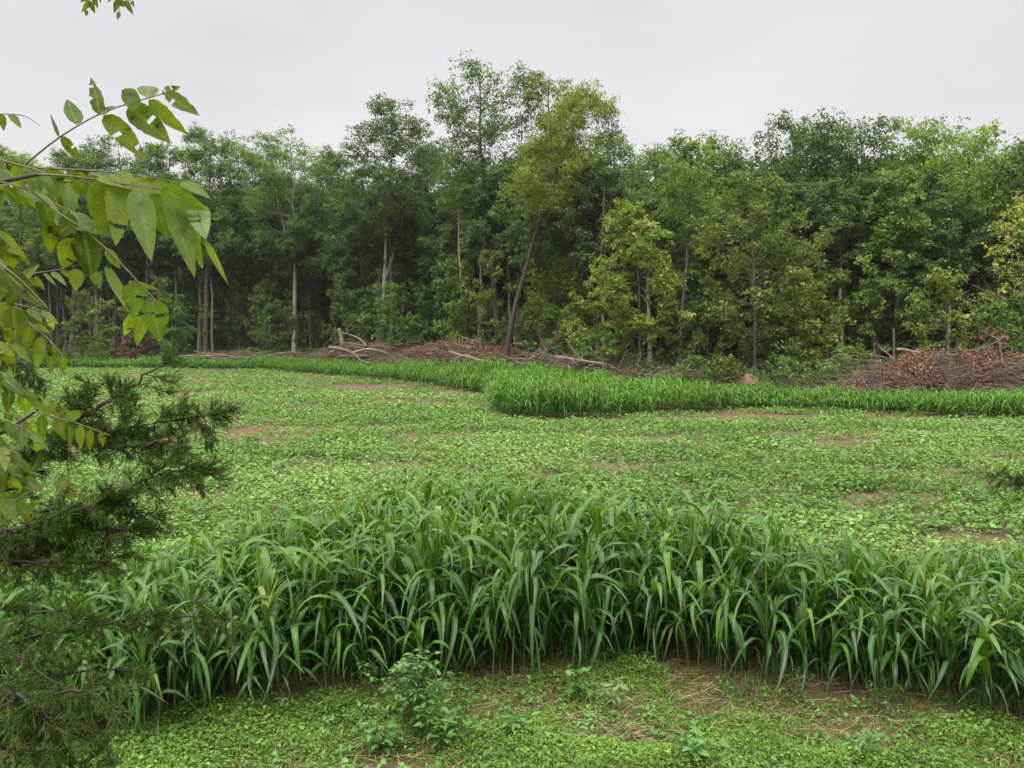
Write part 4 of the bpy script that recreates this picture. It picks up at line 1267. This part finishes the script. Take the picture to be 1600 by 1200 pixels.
wbranch([WO + np.array((0, 0, 4.0)), at(-260, 330, 1.7), at(0, 284, 1.62), at(62, 272, 1.6)], .02, .0035)
wbranch([WO + np.array((0, 0, 3.5)), at(-200, 520, 1.9), at(-20, 470, 1.95), at(60, 520, 2.0)], .025, .004)
wbranch([WO + np.array((0, 0, 3.2)), at(-200, 720, 2.1), at(-30, 690, 2.1), at(60, 640, 2.15)], .025, .004)
wbranch([WO + np.array((0, 0, 5.2)), at(-200, -160, 2.3), at(60, -110, 2.6), at(200, -60, 2.8)], .03, .006)
wbranch([WO + np.array((0, 0, 4.6)), at(-250, 150, 2.4), at(-60, 170, 2.5)], .02, .006)
# leaf raised against the sky
cleaf([(40, 256), (70, 232), (95, 213), (160, 176), (235, 152), (277, 140)], 1.7, [
    (162, 180, 229, 248, 36, .02, .1), (201, 165, 266, 223, 44, .02, .1), (232, 156, 291, 210, 28, .02, .05), (258, 147, 312, 181, 27, .02, 0),
    (254, 147, 280, 133, 16, 0, .05), (230, 153, 234, 126, 34, .06, .0), (197, 166, 214, 136, 34, .03, 0), (157, 180, 141, 117, 24, 0, 0),
    (158, 180, 178, 162, 14, .02, 0), (120, 195, 105, 154, 28, .04, 0), (96, 213, 130, 252, 18, .02, .05), (92, 214, 78, 176, 6, 0, -.6)])
# big hanging cluster
cleaf([(60, 272), (120, 276), (200, 288), (270, 300), (318, 326)], 1.5, [
    (182, 288, 181, 384, 44, -.05, .15), (215, 292, 237, 408, 44, -.04, .12), (262, 302, 306, 430, 38, -.04, .2), (235, 296, 262, 372, 42, .02, .05),
    (306, 320, 322, 374, 38, -.03, .55), (318, 372, 357, 443, 11, 0, .3), (150, 282, 160, 372, 40, .02, .0), (128, 278, 200, 330, 40, .05, -.1),
    (250, 296, 328, 330, 30, .03, .2), (200, 286, 288, 300, 26, .04, .35), (150, 280, 232, 292, 26, .04, .25), (110, 276, 170, 318, 34, .05, .1),
    (280, 306, 300, 372, 34, 0, .1), (286, 345, 318, 420, 26, .03, .35)])
cleaf([(40, 290), (80, 325), (130, 358), (180, 402), (215, 440), (252, 478)], 1.52, [
    (60, 302, 86, 352, 36, .02, -.25), (122, 345, 80, 368, 40, .02, -.25), (124, 352, 182, 366, 20, 0, -.3), (130, 362, 146, 436, 48, .0, -.28),
    (80, 345, 78, 398, 26, .02, .1), (116, 372, 98, 418, 38, .02, .15), (120, 420, 118, 454, 28, 0, .15), (148, 425, 156, 452, 18, 0, .1),
    (164, 390, 190, 420, 20, .03, .45), (165, 415, 208, 496, 18, .02, .5), (215, 440, 208, 498, 44, 0, .02), (238, 468, 250, 534, 42, 0, .12),
    (205, 488, 196, 526, 26, .02, .3), (222, 492, 214, 540, 22, .02, .25), (200, 440, 250, 452, 10, .02, .5), (140, 362, 110, 330, 34, .04, .0)])
cleaf([(0, 412), (35, 440), (75, 482)], 1.6, [(0, 418, 70, 480, 36, .0, -.25), (20, 480, 26, 536, 40, 0, .0), (-10, 470, 18, 520, 30, 0, .2), (0, 430, -12, 480, 34, 0, .0), (30, 440, 62, 412, 16, .02, .2)])
cleaf([(10, 486), (50, 508), (80, 535), (98, 556)], 1.9, [(46, 508, 38, 556, 22, 0, .05), (66, 525, 57, 580, 21, 0, .1), (84, 540, 78, 586, 19, 0, .1), (97, 556, 99, 587, 15, 0, .15), (52, 508, 80, 520, 12, .02, .2), (20, 490, 12, 540, 24, 0, 0)])
cleaf([(20, 630), (60, 645), (110, 658), (172, 680)], 2.1, [(64, 648, 66, 690, 19, 0, .0), (90, 654, 103, 688, 22, 0, .05), (108, 658, 110, 700, 14, 0, .05), (124, 663, 126, 702, 16, 0, .05), (141, 670, 140, 704, 14, 0, .1), (158, 674, 161, 699, 12, 0, .05), (66, 648, 92, 628, 16, .02, .1), (102, 656, 131, 642, 19, .02, .1), (82, 648, 106, 640, 10, .02, .1), (40, 640, 44, 606, 16, .02, .0)])
cleaf([(0, 712), (40, 735), (90, 752), (140, 775)], 2.15, [(50, 738, 66, 700, 22, .03, -.25), (92, 768, 108, 738, 22, .02, .05), (104, 780, 120, 756, 17, .02, .05), (125, 782, 132, 760, 14, .02, 0), (16, 762, 38, 732, 20, 0, -.25), (18, 786, 46, 764, 18, 0, -.2), (28, 792, 47, 772, 13, 0, -.15), (42, 800, 60, 780, 16, 0, 0), (0, 770, 12, 790, 24, 0, 0)])
cleaf([(-30, 180), (10, 178), (40, 182), (62, 196)], 2.3, [(2, 178, 6, 205, 12, 0, 0), (15, 178, 33, 200, 14, 0, 0), (-10, 178, -14, 204, 14, 0, 0)])
# sprigs from above
cleaf([(160, -40), (148, -12), (136, 8)], 2.7, [(140, 0, 128, 20, 9, 0, -.1), (140, 2, 148, 20, 9, 0, -.1), (144, -8, 153, 12, 9, 0, -.1), (136, 16, 134, 25, 6, 0, 0), (150, -20, 158, 4, 9, 0, 0), (140, -10, 126, 4, 9, 0, 0)])
cleaf([(190, -40), (188, -10), (186, 18)], 2.7, [(184, 0, 178, 20, 9, 0, -.1), (188, 2, 196, 11, 11, 0, -.2), (196, 0, 207, 22, 9, 0, -.1), (200, -8, 210, 11, 9, 0, -.1), (186, 18, 184, 31, 7, 0, 0), (188, -4, 180, 10, 12, 0, -.2), (178, -14, 168, 4, 9, 0, 0)])
# dense filler leaves at the very left, on the same branches
for i, (cx, cy, dx, dy, d, nn, sz) in enumerate([(-40, 240, 120, 60, 1.75, 9, 62), (-40, 560, 90, 60, 1.9, 9, 52), (-50, 640, 110, 40, 2.1, 10, 46), (-60, 690, 100, 60, 2.0, 9, 46), (-40, 330, 60, 60, 1.8, 8, 56), (-60, 530, 80, 10, 1.8, 9, 54), (-50, 600, 110, 70, 2.2, 10, 40), (-60, 760, 100, 30, 2.2, 8, 40), (0, 250, 110, 40, 1.7, 8, 60), (-30, 470, 110, 20, 2.6, 10, 34), (-20, 450, 120, -30, 2.7, 9, 30), (60, 262, 230, 24, 1.62, 13, 54), (30, 300, 120, 50, 1.66, 9, 46), (-50, 280, 110, 20, 1.5, 9, 56), (-50, 380, 80, 60, 1.7, 8, 56), (100, 282, 190, 30, 1.58, 10, 70), (-40, 660, 70, 60, 1.9, 9, 44), (-50, 800, 80, -20, 2.0, 8, 40)]):
    L = []
    sz = sz * .84
    for j in range(nn):
        q = (j + .6) / nn
        bx, by = cx + dx * q, cy + dy * q
        s = 1 if j % 2 else -1
        an = math.atan2(dy, dx) + s * rng.uniform(.7, 1.3)
        if s < 0: an = an * .3 + 1.2 * .7 * rng.uniform(.6, 1.2)
        L.append((bx, by, bx + sz * math.cos(an) * rng.uniform(.7, 1.1), by + abs(sz * math.sin(an)) * rng.uniform(.6, 1.1) + 6, sz * rng.uniform(.38, .6), rng.normal(0, .04), rng.normal(0, .12)))
    cleaf([(cx, cy), (cx + dx / 2, cy + dy / 2 - 5), (cx + dx, cy + dy)], d, L)

# ------------------------------------------------------------------ near branches: cedars
def spikes(mb, P, D, L, R, tint):
    n = len(P)
    D = nrm(D)
    a = nrm(np.cross(D, np.array((.3, .5, .81))))
    b = np.cross(D, a)
    ring = [a, -.5 * a + .866 * b, -.5 * a - .866 * b]
    V = np.stack([P + r * R[:, None] for r in ring] + [P + D * L[:, None] + r * R[:, None] * .25 for r in ring], 1).reshape(-1, 3)
    o = np.arange(n)[:, None] * 6
    Q = np.concatenate([np.concatenate([o + i, o + (i + 1) % 3, o + 3 + (i + 1) % 3, o + 3 + i], 1) for i in range(3)])
    mb.add(V, Q, np.repeat(tint, 6))
def cedar_bough(root, O, pts, seed, r0=.012, dens=1.0, reach=.16, tint=0.0, sub=None, start=.15):
    rng = np.random.default_rng(seed)
    n = 18
    P = smoothline(np.array(pts), n)
    P[1:-1] += rng.normal(0, .006, (n - 2, 3))
    wd = MB()
    wd.add(*tube(P - O, np.linspace(r0, .003, n), 6))
    fl = MB()
    length = np.linalg.norm(np.diff(P, axis=0), axis=1).sum()
    nb = int(length / .020 * dens)
    base_, dir_, len_ = [], [], []
    for i in range(nb):
        q = start + (1 - start) * rng.random()
        k = q * (n - 1); a = min(int(k), n - 2)
        B = P[a] + (P[a + 1] - P[a]) * (k - a)
        T = nrm(P[a + 1] - P[a])
        d = nrm(T * rng.uniform(.3, 1.0) + rng.normal(0, .75, 3) + np.array((0, 0, -.18)))
        L = reach * rng.uniform(.3, 1.25) * (1.15 - .5 * q)
        E = B + d * L + np.array((0, 0, -.15 * L))
        m = (B + E) / 2 + np.array((0, 0, .1 * L))
        bl = bez(B, m, E, 6)
        wd.add(*tube(bl - O, np.array([.0022, .002, .0017, .0014, .001, .0008]), 4))
        # side twigs
        nt_ = int(17 * L / .12) + 6
        qq = rng.uniform(.1, 1, nt_) * 5
        ai = np.minimum(qq.astype(int), 4)
        tb = bl[ai] + (bl[ai + 1] - bl[ai]) * (qq - ai)[:, None]
        td = nrm(d + rng.normal(0, .55, (nt_, 3)) + np.array((0, 0, -.05)))
        tl = rng.uniform(.02, .055, nt_)
        base_.append(tb); dir_.append(td); len_.append(tl)
    B, D, L = np.concatenate(base_), np.concatenate(dir_), np.concatenate(len_)
    spikes(fl, B - O, D, L, np.full(len(B), .0012), np.clip(.35 + tint + rng.normal(0, .15, len(B)), 0, 1))
    r = 12
    B2 = np.repeat(B, r, 0); D2 = np.repeat(D, r, 0); L2 = np.repeat(L, r)
    m = len(B2)
    s = rng.uniform(.1, 1, m)
    P2 = B2 + D2 * (L2 * s)[:, None]
    d2 = nrm(D2 + rng.normal(0, .5, (m, 3)))
    spikes(fl, P2 - O, d2, rng.uniform(.008, .022, m), np.full(m, .0011), np.clip(.45 + tint + rng.normal(0, .18, m), 0, 1))
    w = wd.build('bough', M['bark_dark'], root, smooth=True)
    fl.build('foliage', M['cedar'], w)
CO = np.array((-3.3, 2.6, 0))
ced = thing('cedar_tree', 'near dark cedar whose feathery boughs reach in from the lower left', 'tree', CO)
mb = MB()
mb.add(*tube(np.stack([.04 * np.sin(tt * 4), .03 * np.cos(tt * 3), 4.6 * tt - .1], 1), .12 * (1 - .8 * tt), 9))
mb.build('trunk', M['bark_dark'], ced, smooth=True)
tk = lambda z: CO + np.array((0, 0, z))
B_ = [
 ([tk(3.0), at(-60, 790, 2.9), at(30, 742, 2.9), at(100, 690, 2.95), at(175, 672, 3.0), at(240, 654, 3.05), at(335, 648, 3.1)], dict(dens=1.0, start=.42)),
 ([at(60, 716, 2.92), at(125, 655, 2.98), at(175, 622, 3.0), at(220, 592, 3.0), at(268, 566, 3.05)], dict(dens=1.0, start=.15)),
 ([at(100, 690, 2.95), at(112, 650, 3.0), at(130, 612, 3.05), at(140, 592, 3.05)], dict(dens=.9, reach=.12)),
 ([tk(2.7), at(-80, 880, 2.8), at(30, 862, 2.8), at(120, 815, 2.85), at(178, 778, 2.9), at(240, 742, 2.95), at(330, 735, 3.0)], dict(dens=1.0, start=.4)),
 ([at(0, 865, 2.8), at(80, 838, 2.85), at(150, 826, 2.85), at(225, 822, 2.9)], dict(dens=1.3, reach=.17)),
 ([at(-60, 850, 2.7), at(20, 825, 2.7), at(80, 808, 2.75), at(150, 790, 2.8)], dict(dens=1.1, reach=.15)),
 ([at(-60, 880, 2.7), at(40, 876, 2.7), at(110, 880, 2.75), at(180, 872, 2.8)], dict(dens=1.0, reach=.14)),
 ([tk(2.4), at(-80, 1030, 2.5), at(20, 1006, 2.5), at(120, 985, 2.5), at(200, 968, 2.55), at(290, 960, 2.6), at(372, 968, 2.6)], dict(dens=.95, start=.42, tint=.04, reach=.11)),
 ([at(-60, 1070, 2.4), at(50, 1058, 2.4), at(130, 1045, 2.45), at(205, 1040, 2.5)], dict(dens=1.0, tint=.05, reach=.12)),
 ([tk(2.1), at(-60, 1140, 2.2), at(30, 1110, 2.2), at(100, 1120, 2.25), at(165, 1150, 2.3)], dict(dens=1.5, start=.35, tint=.05, reach=.16)),
 ([at(-60, 1200, 2.2), at(20, 1165, 2.2), at(90, 1180, 2.2), at(150, 1215, 2.25)], dict(dens=1.6, tint=.05, reach=.16)),
 ([at(-60, 1090, 2.1), at(0, 1080, 2.1), at(50, 1100, 2.1), at(90, 1140, 2.15)], dict(dens=1.5, tint=.04, reach=.14)),
 ([at(-60, 960, 2.5), at(20, 950, 2.5), at(90, 960, 2.5), at(150, 985, 2.5)], dict(dens=.8, tint=.03, reach=.12)),
 ([at(-60, 1010, 2.3), at(20, 1020, 2.3), at(100, 1075, 2.3), at(160, 1090, 2.35)], dict(dens=1.0, tint=.04, reach=.14)),
 ([at(-60, 1130, 2.2), at(60, 1090, 2.2), at(140, 1085, 2.2), at(210, 1120, 2.25)], dict(dens=1.0, tint=.05, reach=.14)),
 ([at(60, 800, 2.9), at(130, 790, 2.9), at(180, 800, 2.95), at(240, 800, 2.95)], dict(dens=1.1, reach=.15)),
 ([at(110, 690, 2.95), at(190, 700, 3.0), at(250, 690, 3.0), at(290, 700, 3.05)], dict(dens=.9, reach=.12)),
 ([at(-40, 560, 3.3), at(20, 562, 3.3), at(50, 580, 3.3), at(58, 610, 3.3)], dict(dens=1.0, reach=.1)),
]
for i, (pts_, kw) in enumerate(B_):
    if i < 7 or i >= 15:
        kw['reach'] = kw.get('reach', .16) * .85
        kw['dens'] = kw.get('dens', 1) * 1.15
    if i >= 7 and i < 16:                           # the low boughs are thin and wispy
        kw['dens'] = kw.get('dens', 1) * .62
        kw.setdefault('r0', .006)
    cedar_bough(ced, CO, pts_, 900 + i, **kw)
CO2 = np.array((6.2, 4.7, 0))
ced2 = thing('cedar_tree', 'cedar at the right whose thin twig tip just enters the right edge', 'tree', CO2)
mb = MB()
mb.add(*tube(np.stack([.04 * np.sin(tt * 4), .03 * np.cos(tt * 3), 4.4 * tt - .1], 1), .10 * (1 - .8 * tt), 9))
mb.build('trunk', M['bark_dark'], ced2, smooth=True)
cedar_bough(ced2, CO2, [CO2 + np.array((0, 0, 2.9)), at(1900, 800, 4.5), at(1680, 770, 4.3), at(1620, 752, 4.3), at(1552, 742, 4.3)], 950, dens=.45, reach=.18, start=.3, r0=.012)

# ------------------------------------------------------------------ damp air
hz = MB()
hx, hy0, hy1, h0, h1 = 1600., -400., 2600., -1.5, 42.
hz.add([(-hx, hy0, h0), (hx, hy0, h0), (hx, hy1, h0), (-hx, hy1, h0), (-hx, hy0, h1), (hx, hy0, h1), (hx, hy1, h1), (-hx, hy1, h1)],
       [(0, 3, 2, 1), (4, 5, 6, 7), (0, 1, 5, 4), (1, 2, 6, 5), (2, 3, 7, 6), (3, 0, 4, 7)])
hm, ht = new_mat('haze')
ho = ht.nodes.new('ShaderNodeOutputMaterial')
hv = ht.nodes.new('ShaderNodeVolumePrincipled')
hv.inputs['Color'].default_value = (0.92, 0.95, 0.98, 1)
hv.inputs['Density'].default_value = 0.00011
ht.links.new(hv.outputs[0], ho.inputs['Volume'])
tag(hz.build('haze', hm), 'thin damp haze over the field and the wood', 'haze', kind='stuff')
